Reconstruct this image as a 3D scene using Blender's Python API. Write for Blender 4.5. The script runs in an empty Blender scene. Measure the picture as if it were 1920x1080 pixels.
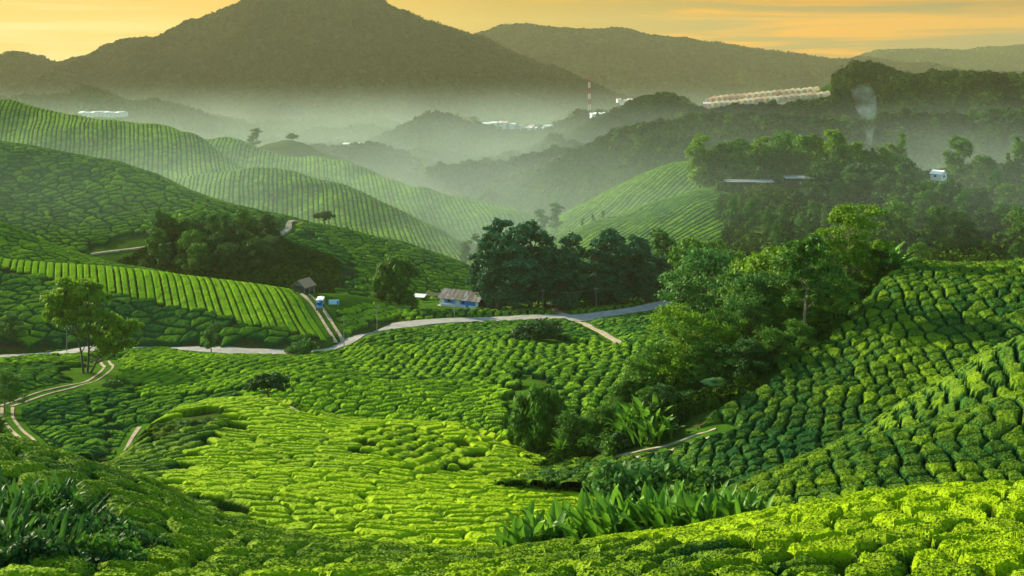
import bpy, math, random
import numpy as np
random.seed(7); np.random.seed(7)
R = math.radians
# ------------------------------------------------------------------ camera, world, sun, exposure
F, V0, ZC = 2059.0, 130.0, 120.0          # focal length in photo pixels, horizon row, camera height above the valley datum
S = bpy.context.scene
cam_d = bpy.data.cameras.new('camera'); cam = bpy.data.objects.new('camera', cam_d); S.collection.objects.link(cam)
cam.location = (0, 0, ZC); cam.rotation_euler = (R(90), 0, 0)
cam_d.sensor_width = 36; cam_d.lens = F / 1920 * 36; cam_d.shift_y = -(540 - V0) / 1920
cam_d.clip_start = 0.5; cam_d.clip_end = 30000
S.camera = cam
SUN_EL, SUN_AZ = 20.0, -50.0               # azimuth clockwise from the view direction (+y): the sun stands beyond the left edge
W = bpy.data.worlds.new('World'); S.world = W; W.use_nodes = True
nt = W.node_tree; nt.nodes.clear()
def N(t, ty, **k):
    n = t.nodes.new(ty)
    for a, b in k.items():
        if a.startswith('i_'): n.inputs[a[2:].replace('_', ' ')].default_value = b
        else: setattr(n, a, b)
    return n
out = N(nt, 'ShaderNodeOutputWorld'); bg = N(nt, 'ShaderNodeBackground'); bg.inputs[1].default_value = 0.15
sky = N(nt, 'ShaderNodeTexSky', sky_type='NISHITA', sun_disc=False, sun_elevation=R(SUN_EL), sun_rotation=R(SUN_AZ), altitude=1500, dust_density=1.5)
warm = N(nt, 'ShaderNodeMixRGB', blend_type='MULTIPLY'); warm.inputs[0].default_value = 1; warm.inputs[2].default_value = (.84, 1.0, .84, 1)   # the air over a golden sunset
nt.links.new(sky.outputs[0], warm.inputs[1]); nt.links.new(warm.outputs[0], bg.inputs[0])
tc = N(nt, 'ShaderNodeTexCoord'); sx = N(nt, 'ShaderNodeSeparateXYZ'); nt.links.new(tc.outputs['Generated'], sx.inputs[0])
mp = N(nt, 'ShaderNodeMapping'); mp.inputs['Scale'].default_value = (2.6, 2.6, 75); nt.links.new(tc.outputs['Generated'], mp.inputs[0])
no = N(nt, 'ShaderNodeTexNoise', i_Scale=1.0, i_Detail=7.0, i_Roughness=0.55, i_Distortion=0.5); nt.links.new(mp.outputs[0], no.inputs['Vector'])
rc = N(nt, 'ShaderNodeValToRGB'); rc.color_ramp.elements[0].position = .45; rc.color_ramp.elements[1].position = .55
nt.links.new(no.outputs[0], rc.inputs[0])
def cr(t, stops, inp=None):
    r = N(t, 'ShaderNodeValToRGB'); e = r.color_ramp.elements
    while len(e) > 1: e.remove(e[-1])
    e[0].position = stops[0][0]; e[0].color = (*stops[0][1], 1)
    for p, c in stops[1:]:
        q = e.new(p); q.color = (*c, 1)
    if inp is not None: t.links.new(inp, r.inputs[0])
    return r
mr = N(nt, 'ShaderNodeMapRange'); mr.inputs[1].default_value = -.5; mr.inputs[2].default_value = .5; nt.links.new(sx.outputs[0], mr.inputs[0])
clear = cr(nt, [(0, (1.0, .64, .13)), (.3, (1.0, .60, .10)), (.5, (.66, .41, .06)), (.75, (.43, .30, .075)), (1, (.29, .215, .09))], mr.outputs[0])
cloud = cr(nt, [(0, (1.0, .80, .32)), (.3, (1.0, .70, .16)), (.5, (1.0, .50, .010)), (.75, (.95, .39, .003)), (1, (.70, .33, .012))], mr.outputs[0])
mx = N(nt, 'ShaderNodeMixRGB'); nt.links.new(rc.outputs[0], mx.inputs[0]); nt.links.new(clear.outputs[0], mx.inputs[1]); nt.links.new(cloud.outputs[0], mx.inputs[2])
bg2 = N(nt, 'ShaderNodeBackground'); nt.links.new(mx.outputs[0], bg2.inputs[0]); bg2.inputs[1].default_value = 0.35
mr2 = N(nt, 'ShaderNodeMapRange'); mr2.inputs[1].default_value = .07; mr2.inputs[2].default_value = .22; nt.links.new(sx.outputs[2], mr2.inputs[0])
mr2.inputs[3].default_value = 1; mr2.inputs[4].default_value = 0
# the golden band lies on the sunset side only
mr3 = N(nt, 'ShaderNodeMapRange'); mr3.inputs[1].default_value = .1; mr3.inputs[2].default_value = .7; nt.links.new(sx.outputs[1], mr3.inputs[0])
mm = N(nt, 'ShaderNodeMath', operation='MULTIPLY'); nt.links.new(mr2.outputs[0], mm.inputs[0]); nt.links.new(mr3.outputs[0], mm.inputs[1])
ms = N(nt, 'ShaderNodeMixShader'); nt.links.new(mm.outputs[0], ms.inputs[0]); nt.links.new(bg.outputs[0], ms.inputs[1]); nt.links.new(bg2.outputs[0], ms.inputs[2])
nt.links.new(ms.outputs[0], out.inputs[0])
sun_d = bpy.data.lights.new('sun', 'SUN'); sun = bpy.data.objects.new('sun', sun_d); S.collection.objects.link(sun)
sun_d.energy = 5.0; sun_d.angle = R(0.8); sun_d.color = (1.0, .86, .58)
az, el = R(SUN_AZ), R(SUN_EL)
from mathutils import Vector, Matrix
sdir = Vector((math.sin(az) * math.cos(el), math.cos(az) * math.cos(el), math.sin(el)))   # towards the sun
sun.rotation_euler = sdir.to_track_quat('Z', 'Y').to_euler(); sun.location = (-300, 200, 600)
S.view_settings.view_transform = 'Standard'; S.view_settings.look = 'None'; S.view_settings.gamma = 1; S.view_settings.exposure = 1.37
S.render.engine = 'CYCLES'; S.cycles.use_denoising = True; S.cycles.max_bounces = 5; S.cycles.volume_bounces = 1
S.cycles.diffuse_bounces = 3; S.cycles.glossy_bounces = 2; S.cycles.transmission_bounces = 4; S.cycles.transparent_max_bounces = 6
S.cycles.caustics_reflective = False; S.cycles.caustics_refractive = False; S.cycles.sample_clamp_indirect = 4

# ------------------------------------------------------------------ helpers
def tag(o, label=None, cat=None, group=None, kind=None):
    if label: o['label'] = label
    if cat: o['category'] = cat
    if group: o['group'] = group
    if kind: o['kind'] = kind
    return o
def link(o, parent=None):
    S.collection.objects.link(o)
    if parent is not None: o.parent = parent
    return o
def empty(name, loc=(0, 0, 0), rz=0, sc=1):
    o = bpy.data.objects.new(name, None); o.empty_display_size = .5
    o.location = loc; o.rotation_euler = (0, 0, rz); o.scale = (sc,) * 3 if not isinstance(sc, tuple) else sc
    return link(o)
def np_mesh(name, co, faces, mats, attrs=None, smooth=False, midx=None):
    """faces: (n,4) or (n,3) int array"""
    me = bpy.data.meshes.new(name); co = np.ascontiguousarray(co, dtype=np.float32); faces = np.ascontiguousarray(faces, dtype=np.int32)
    n, k = faces.shape
    me.vertices.add(len(co)); me.vertices.foreach_set('co', co.ravel())
    me.loops.add(n * k); me.loops.foreach_set('vertex_index', faces.ravel())
    me.polygons.add(n); me.polygons.foreach_set('loop_start', np.arange(0, n * k, k, dtype=np.int32))
    try: me.polygons.foreach_set('loop_total', np.full(n, k, dtype=np.int32))
    except Exception: pass
    me.polygons.foreach_set('use_smooth', np.full(n, smooth, dtype=bool))
    for m in (mats if isinstance(mats, (list, tuple)) else [mats]): me.materials.append(m)
    if midx is not None: me.polygons.foreach_set('material_index', np.asarray(midx, dtype=np.int32))
    for an, av in (attrs or {}).items():
        a = me.attributes.new(an, 'FLOAT', 'POINT'); a.data.foreach_set('value', np.ascontiguousarray(av, dtype=np.float32))
    me.update(calc_edges=True)
    return me
def mobj(name, me, parent=None, loc=None):
    o = bpy.data.objects.new(name, me)
    if loc is not None: o.location = loc
    return link(o, parent)
def h2(ix, iy, seed):
    n = (ix.astype(np.int64) * 374761393 + iy.astype(np.int64) * 668265263 + seed * 1442695041) & 0xFFFFFFFF
    n = ((n ^ (n >> 13)) * 1274126177) & 0xFFFFFFFF
    n = ((n ^ (n >> 16)) * 2246822519) & 0xFFFFFFFF
    return ((n ^ (n >> 15)) & 0xFFFFFF).astype(np.float64) / 0xFFFFFF
def vnoise(x, y, seed=0):
    fx, fy = np.floor(x), np.floor(y); ix, iy = fx.astype(np.int64), fy.astype(np.int64)
    a, b = x - fx, y - fy; a = a * a * (3 - 2 * a); b = b * b * (3 - 2 * b)
    return (h2(ix, iy, seed) * (1 - a) + h2(ix + 1, iy, seed) * a) * (1 - b) + (h2(ix, iy + 1, seed) * (1 - a) + h2(ix + 1, iy + 1, seed) * a) * b
def fbm(x, y, seed=0, oc=4, gain=.5):
    s, a, t = 0, 1, 0
    for i in range(oc):
        s = s + a * (vnoise(x * 2 ** i + 17.3 * i, y * 2 ** i - 9.1 * i, seed + i) - .5); t += a; a *= gain
    return s / t * 2
def PT(u, v, D): return np.array(((u - 960) / F * D, D, ZC + (V0 - v) / F * D))
def uv_of(x, y, z): return 960 + F * x / y, V0 - F * (z - ZC) / y
def inpoly(u, v, poly):
    r = np.zeros(u.shape, bool); n = len(poly)
    for i in range(n):
        (x1, y1), (x2, y2) = poly[i], poly[(i + 1) % n]
        if y1 == y2: continue
        c = ((y1 > v) != (y2 > v)) & (u < (x2 - x1) * (v - y1) / (y2 - y1) + x1); r ^= c
    return r
def smooth1(a, n):
    if n < 1: return a
    k = np.hanning(2 * n + 3)[1:-1]; k /= k.sum()
    return np.convolve(np.pad(a, n, mode='edge'), k, 'valid')
def segdist(x, y, pts):
    d = np.full(x.shape, 1e9)
    for (x1, y1), (x2, y2) in zip(pts[:-1], pts[1:]):
        dx, dy = x2 - x1, y2 - y1; L = dx * dx + dy * dy + 1e-9
        t = np.clip(((x - x1) * dx + (y - y1) * dy) / L, 0, 1)
        d = np.minimum(d, np.hypot(x - x1 - t * dx, y - y1 - t * dy))
    return d
# ------------------------------------------------------------------ materials
def mat(name):
    m = bpy.data.materials.new(name); m.use_nodes = True; t = m.node_tree; t.nodes.clear()
    o = N(t, 'ShaderNodeOutputMaterial'); b = N(t, 'ShaderNodeBsdfPrincipled'); t.links.new(b.outputs[0], o.inputs[0])
    return m, t, b, o
def simple(name, c, rough=.7, metal=0, var=.25, scale=3.0, spec=.3, bump=0):
    m, t, b, o = mat(name); tc = N(t, 'ShaderNodeTexCoord')
    n = N(t, 'ShaderNodeTexNoise', i_Scale=scale, i_Detail=5.0, i_Roughness=.6); t.links.new(tc.outputs['Object'], n.inputs['Vector'])
    r = cr(t, [(.3, tuple(x * (1 - var) for x in c)), (.7, tuple(min(1, x * (1 + var)) for x in c))], n.outputs[0])
    t.links.new(r.outputs[0], b.inputs['Base Color']); b.inputs['Roughness'].default_value = rough; b.inputs['Metallic'].default_value = metal
    b.inputs['Specular IOR Level'].default_value = spec
    if bump:
        bp = N(t, 'ShaderNodeBump', i_Strength=bump, i_Distance=.1); t.links.new(n.outputs[0], bp.inputs['Height']); t.links.new(bp.outputs[0], b.inputs['Normal'])
    return m
def tea_mat(name, dark, bright, nscale, bscale=9, bdist=.06, bstr=.6, big=.05, spec=0.0):
    """leaf colours: 'fresh' runs from dark to young yellow-green by field and by height on the bush, 'rnd' differs from bush to bush"""
    m, t, b, o = mat(name); tc = N(t, 'ShaderNodeTexCoord')
    fr = N(t, 'ShaderNodeAttribute', attribute_name='leaf_tone'); rn = N(t, 'ShaderNodeAttribute', attribute_name='rnd')
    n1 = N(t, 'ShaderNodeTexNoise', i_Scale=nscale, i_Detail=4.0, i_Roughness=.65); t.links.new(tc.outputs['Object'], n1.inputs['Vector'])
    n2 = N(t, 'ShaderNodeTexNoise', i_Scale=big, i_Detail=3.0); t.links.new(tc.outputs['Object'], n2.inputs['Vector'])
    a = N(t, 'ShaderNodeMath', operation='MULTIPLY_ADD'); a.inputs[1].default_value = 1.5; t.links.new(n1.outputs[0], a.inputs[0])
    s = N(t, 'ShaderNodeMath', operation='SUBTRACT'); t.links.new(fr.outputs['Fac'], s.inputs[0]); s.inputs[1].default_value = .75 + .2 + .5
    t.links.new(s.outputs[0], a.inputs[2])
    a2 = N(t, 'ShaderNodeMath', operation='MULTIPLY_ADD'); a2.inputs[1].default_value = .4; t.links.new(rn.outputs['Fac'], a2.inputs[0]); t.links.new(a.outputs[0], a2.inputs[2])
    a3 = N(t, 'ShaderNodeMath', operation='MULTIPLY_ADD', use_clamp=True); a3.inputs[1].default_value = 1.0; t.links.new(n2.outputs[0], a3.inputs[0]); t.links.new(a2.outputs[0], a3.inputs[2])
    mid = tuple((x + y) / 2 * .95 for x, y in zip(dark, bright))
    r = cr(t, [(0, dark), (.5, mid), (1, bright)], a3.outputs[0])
    t.links.new(r.outputs[0], b.inputs['Base Color']); b.inputs['Roughness'].default_value = .85; b.inputs['Specular IOR Level'].default_value = spec
    n3 = N(t, 'ShaderNodeTexNoise', i_Scale=bscale, i_Detail=3.0, i_Roughness=.7); t.links.new(tc.outputs['Object'], n3.inputs['Vector'])
    bp = N(t, 'ShaderNodeBump', i_Strength=bstr, i_Distance=bdist); t.links.new(n3.outputs[0], bp.inputs['Height']); t.links.new(bp.outputs[0], b.inputs['Normal'])
    return m
M = {}
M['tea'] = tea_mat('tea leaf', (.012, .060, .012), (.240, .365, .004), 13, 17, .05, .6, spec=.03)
M['tea_far'] = tea_mat('tea leaf far', (.012, .062, .016), (.155, .280, .012), .9, 1.4, .3, .6, .012)
M['canopy'] = tea_mat('forest canopy', (.007, .026, .005), (.050, .100, .008), .35, .5, 1.6, 1.0, .01)
M['canopy_far'] = tea_mat('far forest canopy', (.010, .024, .006), (.060, .078, .014), .05, .12, 5.0, 1.0, .005)
def ground_mat():
    m, t, b, o = mat('hill soil and grass'); tc = N(t, 'ShaderNodeTexCoord')
    n = N(t, 'ShaderNodeTexNoise', i_Scale=.18, i_Detail=6.0, i_Roughness=.7); t.links.new(tc.outputs['Object'], n.inputs['Vector'])
    n2 = N(t, 'ShaderNodeTexNoise', i_Scale=2.5, i_Detail=5.0, i_Roughness=.7); t.links.new(tc.outputs['Object'], n2.inputs['Vector'])
    g = N(t, 'ShaderNodeAttribute', attribute_name='grass')
    s = cr(t, [(.3, (.020, .015, .008)), (.7, (.060, .038, .020))], n2.outputs[0])
    gr = cr(t, [(.3, (.020, .065, .006)), (.6, (.050, .12, .010)), (.8, (.10, .15, .02))], n.outputs[0])
    ad = N(t, 'ShaderNodeMath', operation='MULTIPLY_ADD', use_clamp=True); ad.inputs[1].default_value = 1.2; t.links.new(n2.outputs[0], ad.inputs[0])
    sb = N(t, 'ShaderNodeMath', operation='SUBTRACT'); t.links.new(g.outputs['Fac'], sb.inputs[0]); sb.inputs[1].default_value = .6; t.links.new(sb.outputs[0], ad.inputs[2])
    mx = N(t, 'ShaderNodeMixRGB'); t.links.new(ad.outputs[0], mx.inputs[0]); t.links.new(s.outputs[0], mx.inputs[1]); t.links.new(gr.outputs[0], mx.inputs[2])
    t.links.new(mx.outputs[0], b.inputs['Base Color']); b.inputs['Roughness'].default_value = 1; b.inputs['Specular IOR Level'].default_value = 0
    bp = N(t, 'ShaderNodeBump', i_Strength=.7, i_Distance=.15); t.links.new(n2.outputs[0], bp.inputs['Height']); t.links.new(bp.outputs[0], b.inputs['Normal'])
    return m
M['ground'] = ground_mat()
def leafmat(name, c1, c2, trans=.25, scale=.8, rough=.6, spec=.10):
    m, t, b, o = mat(name); tc = N(t, 'ShaderNodeTexCoord'); rn = N(t, 'ShaderNodeAttribute', attribute_name='rnd')
    oi = N(t, 'ShaderNodeObjectInfo')
    n = N(t, 'ShaderNodeTexNoise', i_Scale=scale, i_Detail=3.0); t.links.new(tc.outputs['Object'], n.inputs['Vector'])
    a = N(t, 'ShaderNodeMath', operation='MULTIPLY_ADD'); a.inputs[1].default_value = .5; t.links.new(rn.outputs['Fac'], a.inputs[0]); t.links.new(n.outputs[0], a.inputs[2])
    a2 = N(t, 'ShaderNodeMath', operation='MULTIPLY_ADD'); a2.inputs[1].default_value = .3; t.links.new(oi.outputs['Random'], a2.inputs[0]); t.links.new(a.outputs[0], a2.inputs[2])
    r = cr(t, [(.45, c1), (1.25 if False else 1.0, c2)], a2.outputs[0])
    t.links.new(r.outputs[0], b.inputs['Base Color']); b.inputs['Roughness'].default_value = rough; b.inputs['Specular IOR Level'].default_value = spec
    tr = N(t, 'ShaderNodeBsdfTranslucent'); t.links.new(r.outputs[0], tr.inputs[0]); mx = N(t, 'ShaderNodeMixShader'); mx.inputs[0].default_value = trans
    t.links.new(b.outputs[0], mx.inputs[1]); t.links.new(tr.outputs[0], mx.inputs[2]); t.links.new(mx.outputs[0], o.inputs[0])
    return m
M['leaf_mid'] = leafmat('broad leaf foliage', (.016, .065, .010), (.080, .190, .016), .3)
M['leaf_dark'] = leafmat('dark cypress foliage', (.011, .052, .022), (.030, .120, .045), .15)
M['leaf_deep'] = leafmat('deep green foliage', (.010, .045, .010), (.040, .110, .018), .25)
M['leaf_yellow'] = leafmat('yellow green foliage', (.028, .095, .006), (.135, .245, .010), .35)
M['leaf_teal'] = leafmat('soft green foliage', (.018, .075, .014), (.060, .165, .025), .3)
M['leaf_brown'] = leafmat('reddish brown foliage', (.05, .06, .012), (.15, .11, .03), .3)
M['blade'] = leafmat('banana blade', (.020, .095, .010), (.115, .270, .018), .35, 1.2, .5, .15)
M['blade_dark'] = leafmat('strap leaf', (.012, .050, .010), (.065, .170, .020), .3, 1.2, .55, .12)
M['fern'] = leafmat('fern frond', (.02, .08, .02), (.07, .17, .03), .3, 1.5, .4)
M['bark'] = simple('pale bark', (.20, .16, .11), .9, var=.4, scale=2, bump=.3)
M['bark_dark'] = simple('dark bark', (.06, .045, .03), .9, var=.4, scale=2)
M['asphalt'] = simple('worn grey asphalt', (.29, .275, .245), 1, var=.22, scale=.35, spec=0)
M['dirt'] = simple('pale dirt track', (.30, .25, .18), 1, var=.35, scale=.6, spec=0)
M['dark_asphalt'] = simple('darker asphalt', (.12, .12, .12), .9, var=.15, scale=.5)
def vol(name, dens, col, aniso=.3):
    m = bpy.data.materials.new(name); m.use_nodes = True; t = m.node_tree; t.nodes.clear(); o = N(t, 'ShaderNodeOutputMaterial')
    v = N(t, 'ShaderNodeVolumePrincipled'); v.inputs['Color'].default_value = (*col, 1); v.inputs['Density'].default_value = dens; v.inputs['Anisotropy'].default_value = aniso
    t.links.new(v.outputs[0], o.inputs['Volume']); return m
# ------------------------------------------------------------------ terrain layers: hills given by contour lines near -> far
LAY = {}
BH = dict(foreground=.85, near_ridge=.9, mid_ridge=.9, tea_slope=1.0, spur=.85, plateau=0, lane_hill=.35, left_knoll=1.1, dark_hill=1.5, far_left_ridge=.6, far_left_spur=.6, far_left_front=.6, right_spur=.6, left_wood=5, right_wood=6, greenhouse_hill=6, town_hill=6, low_wood=7)
class Layer:
    def __init__(s, name, lines, u0, u1, sm=20, noise=(0.5, 40, 1), drop=.5, k=.006, fslope=None):
        s.name, s.u0, s.u1, s.noise, s.k, s.drop = name, u0, u1, noise, k, drop
        s.uu = np.arange(u0 - 200, u1 + 201, 4.0); s.D, s.Z = [], []
        for L in lines:
            L = np.array(L, float)
            v = smooth1(np.interp(s.uu, L[:, 0], L[:, 1]), sm // 4); D = smooth1(np.interp(s.uu, L[:, 0], L[:, 2]), max(sm, 40) // 4)
            s.D.append(D); s.Z.append((V0 - v) / F * D - BH.get(name, 0))      # the photo shows the top of the bushes, the ground lies below
        s.D = np.array(s.D); s.Z = np.array(s.Z); J = len(lines)
        for j in range(1, J): s.D[j] = np.maximum(s.D[j], s.D[j - 1] + 1)
        sec = np.diff(s.Z, axis=0) / np.diff(s.D, axis=0)
        m = np.zeros_like(s.Z)
        for j in range(1, J - 1):
            a, b = sec[j - 1], sec[j]; m[j] = np.where(a * b > 0, 2 * a * b / (a + b + 1e-12 * np.sign(a + b + 1e-15)), 0)
        m[0] = sec[0] if fslope is None else fslope
        view = s.Z[-1] / s.D[-1]           # the sight line's own slope: the crest is tangent to it
        m[-1] = np.minimum(view, sec[-1] * 1.5 + .0) if False else view
        s.m = m; s.J = J; LAY[name] = s
    def prof(s, x, y, noise=True):
        u = 960 + F * x / np.maximum(y, 1); sh = u.shape
        D = [np.interp(u, s.uu, s.D[j]) for j in range(s.J)]; Z = [np.interp(u, s.uu, s.Z[j]) for j in range(s.J)]; m = [np.interp(u, s.uu, s.m[j]) for j in range(s.J)]
        z = Z[0] - (D[0] - y) * np.maximum(m[0], -.5) - np.maximum(D[0] - y, 0) ** 2 * .002
        for j in range(s.J - 1):
            w = (y >= D[j]); h = D[j + 1] - D[j]; t = np.clip((y - D[j]) / h, 0, 1); t2, t3 = t * t, t * t * t
            zz = (2 * t3 - 3 * t2 + 1) * Z[j] + (t3 - 2 * t2 + t) * h * m[j] + (3 * t2 - 2 * t3) * Z[j + 1] + (t3 - t2) * h * m[j + 1]
            z = np.where(w, zz, z)
        d = y - D[-1]; dl = np.maximum((s.drop + m[-1]) / (2 * s.k), 1)     # parabola until the slope is -drop, then straight
        back = Z[-1] + m[-1] * d - s.k * np.minimum(d, dl) ** 2 - np.maximum(d - dl, 0) * (2 * s.k * dl)
        z = np.where(d > 0, back, z)
        if noise and s.noise[0]:
            a, sc, sd = s.noise; z = z + a * fbm(x / sc, y / sc, sd, 3)
        if getattr(s, 'gully', None):
            a, sc = s.gully; t = np.clip((y - D[0]) / (D[-1] - D[0]), 0, 1); g = 1 - 2 * abs(fbm(x / sc + .4 * fbm(x / sc / 2, y / sc / 2, 5, 2), y / sc / 2.2, 7, 3)); z = z + a * (g - .6) * np.sin(math.pi * t) ** .7
        return z + ZC
    def inv(s, u, v):
        """first point of the layer seen at photo pixel (u, v)"""
        D0, D1 = np.interp(u, s.uu, s.D[0]), np.interp(u, s.uu, s.D[-1])
        D = np.linspace(D0 * .8, D1 * 1.02, 600); x = (u - 960) / F * D; z = s.prof(x, D); vv = V0 - F * (z - ZC) / D
        i = np.nonzero(vv <= v)[0]
        i = i[0] if len(i) else int(np.argmin(abs(vv - v)))
        return float(x[i]), float(D[i]), float(z[i])
    def grid(s, du, rows, back=(14, 40), front=(0, 0)):
        """vertex grid (columns along the bearing, rows that follow the contour lines)"""
        U = np.arange(s.u0, s.u1 + du, du); Ds = [np.interp(U, s.uu, s.D[j]) for j in range(s.J)]; rr = []
        if front[0]:
            for i in range(front[0]): rr.append(Ds[0] - front[1] * (1 - i / front[0]))
        for j in range(s.J - 1):
            for i in range(rows[j]): rr.append(Ds[j] + (Ds[j + 1] - Ds[j]) * i / rows[j])
        for i in range(back[0] + 1): rr.append(Ds[-1] + back[1] * (i / back[0]) ** 1.5)
        Y = np.array(rr); X = (U[None, :] - 960) / F * Y
        return X, Y
def grid_faces(nr, nc):
    i = np.arange(nr * nc).reshape(nr, nc)
    return np.stack([i[:-1, :-1], i[:-1, 1:], i[1:, 1:], i[1:, :-1]], -1).reshape(-1, 4)

Layer('foreground', [
  [(-500, 1230, 20), (2500, 1230, 20)],
  [(-500, 1060, 31), (0, 1075, 31), (600, 1095, 31), (2500, 1080, 30)],
  [(-500, 770, 60), (0, 820, 57), (60, 834, 57), (150, 861, 57), (215, 884, 58), (290, 908, 60), (330, 930, 62), (380, 962, 64), (450, 984, 66), (510, 1000, 66), (640, 1018, 66),
   (760, 1030, 65), (850, 1037, 63), (950, 1033, 60), (1060, 1019, 57), (1150, 1006, 55), (1300, 983, 52), (1430, 958, 50), (1560, 936, 48), (1700, 922, 47), (1920, 908, 46), (2500, 880, 44)]],
  -420, 2340, sm=26, noise=(.25, 9, 3), drop=.9, k=.012)
Layer('spur', [
  [(-100, 900, 72), (150, 960, 70), (300, 1000, 68), (500, 1060, 66), (850, 1080, 66), (1200, 1010, 72), (1400, 1000, 75)],
  [(-100, 900, 85), (150, 915, 85), (300, 905, 86), (600, 930, 86), (900, 950, 86), (1180, 945, 90), (1400, 960, 90)],
  [(-100, 890, 100), (150, 885, 100), (230, 868, 103), (400, 835, 108), (700, 850, 108), (850, 872, 106), (950, 880, 106), (1100, 888, 106), (1200, 918, 106), (1400, 940, 105)],
  [(-100, 920, 108), (150, 890, 110), (215, 872, 114), (245, 845, 120), (285, 793, 131), (320, 764, 140), (400, 750, 148), (470, 746, 152), (530, 754, 150), (580, 778, 146), (640, 795, 143),
   (760, 799, 142), (860, 801, 138), (930, 822, 132), (1000, 850, 126), (1100, 852, 122), (1150, 861, 119), (1190, 885, 114), (1240, 930, 110), (1400, 960, 108)]],
  60, 1290, sm=22, noise=(1.1, 24, 5), drop=.7, k=.010)
Layer('plateau', [
  [(-500, 860, 150), (0, 850, 148), (250, 865, 145), (500, 835, 160), (800, 835, 150), (1000, 870, 135), (1400, 880, 125)],
  [(-500, 770, 185), (0, 760, 185), (150, 775, 180), (300, 760, 185), (560, 755, 177), (700, 748, 180), (900, 745, 180), (1000, 765, 165), (1150, 790, 155), (1400, 780, 150)],
  [(-500, 690, 230), (0, 708, 225), (150, 715, 222), (300, 700, 226), (600, 690, 226), (740, 718, 210), (840, 716, 208), (950, 690, 215), (1100, 690, 215), (1400, 700, 210)],
  [(-500, 672, 280), (0, 678, 275), (100, 668, 280), (300, 657, 285), (450, 663, 278), (560, 665, 276), (640, 657, 280), (700, 624, 300), (800, 608, 318), (1000, 600, 325), (1100, 593, 335), (1250, 572, 355), (1400, 560, 370)],
  [(-500, 655, 310), (0, 660, 305), (300, 640, 312), (600, 638, 312), (700, 605, 330), (800, 582, 352), (900, 576, 365), (1100, 576, 372), (1250, 562, 395), (1400, 550, 410)],
  [(-500, 650, 345), (0, 650, 345), (600, 610, 350), (700, 575, 385), (850, 560, 405), (1100, 560, 420), (1400, 548, 450), (1900, 545, 470)]],
  -420, 1700, sm=26, noise=(1.8, 34, 8), drop=.3, k=.002)
Layer('lane_hill', [
  [(-500, 700, 283), (0, 676, 286), (100, 668, 288), (300, 654, 291), (450, 657, 285), (600, 654, 283), (640, 648, 288), (690, 625, 305), (760, 612, 318)],
  [(-500, 650, 288), (0, 640, 290), (100, 645, 292), (300, 640, 295), (450, 638, 289), (610, 632, 288), (690, 606, 312), (760, 600, 325)],
  [(-500, 540, 315), (0, 560, 315), (150, 545, 318), (300, 568, 313), (420, 598, 300), (520, 610, 297), (620, 600, 305), (700, 585, 330), (760, 580, 345)],
  [(-500, 470, 345), (0, 484, 345), (100, 492, 345), (200, 500, 342), (300, 510, 338), (400, 522, 335), (500, 535, 332), (570, 547, 331), (640, 548, 340), (700, 557, 350), (760, 566, 362), (820, 580, 370)]],
  -420, 770, sm=18, noise=(.8, 30, 11), drop=.5, k=.006)
Layer('left_knoll', [
  [(-500, 540, 352), (0, 530, 352), (200, 540, 350), (500, 565, 345)],
  [(-500, 460, 375), (0, 470, 370), (150, 505, 362), (300, 530, 356), (500, 560, 350)],
  [(-500, 330, 430), (-100, 385, 405), (0, 410, 397), (60, 440, 391), (130, 468, 384), (230, 496, 374), (330, 514, 366), (450, 532, 358), (560, 560, 352)]],
  -420, 520, sm=16, noise=(1, 30, 13), drop=.5, k=.006)
Layer('dark_hill', [
  [(-500, 540, 400), (0, 530, 400), (200, 520, 400), (400, 540, 395), (600, 562, 388), (700, 572, 392), (800, 580, 400), (900, 590, 410), (1000, 600, 420)],
  [(-500, 420, 455), (0, 430, 450), (200, 470, 428), (330, 500, 415), (420, 500, 412), (520, 478, 425), (600, 492, 425), (700, 512, 425), (800, 540, 425), (900, 560, 425), (1000, 580, 430)],
  [(-500, 330, 505), (0, 345, 495), (200, 380, 475), (320, 410, 460), (400, 420, 452), (480, 430, 452), (600, 445, 458), (700, 472, 452), (800, 500, 448), (900, 530, 445), (1000, 580, 440)],
  [(-500, 225, 570), (-100, 255, 550), (0, 265, 540), (100, 280, 530), (220, 302, 520), (290, 330, 510), (350, 357, 500), (450, 384, 490), (540, 400, 484), (575, 410, 480), (650, 425, 482), (700, 440, 480), (800, 468, 472), (870, 492, 466), (920, 520, 460), (1000, 570, 450)]],
  -420, 960, sm=14, noise=(2.2, 42, 17), drop=.55, k=.004)
Layer('far_left_ridge', [
  [(-500, 440, 620), (0, 440, 620), (500, 440, 610), (640, 470, 600)],
  [(-500, 320, 700), (0, 320, 700), (200, 330, 690), (350, 345, 670), (500, 370, 650), (640, 430, 640)],
  [(-500, 150, 830), (-100, 190, 810), (0, 197, 800), (30, 198, 798), (80, 208, 790), (200, 222, 780), (320, 237, 770), (370, 253, 760), (420, 285, 742), (470, 317, 715), (530, 355, 690), (640, 430, 660)]],
  -420, 600, sm=14, noise=(7, 60, 19), drop=.5, k=.003)
Layer('far_left_spur', [
  [(300, 440, 660), (900, 450, 640), (1100, 460, 630)],
  [(300, 340, 760), (500, 330, 770), (700, 375, 740), (900, 420, 700), (1100, 450, 660)],
  [(300, 250, 910), (390, 258, 905), (430, 268, 900), (520, 286, 880), (590, 284, 872), (650, 300, 852), (700, 322, 825), (770, 345, 800), (850, 368, 780), (940, 395, 755), (1010, 415, 735), (1100, 450, 700)]],
  330, 1060, sm=12, noise=(8, 55, 23), drop=.5, k=.003)
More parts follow.
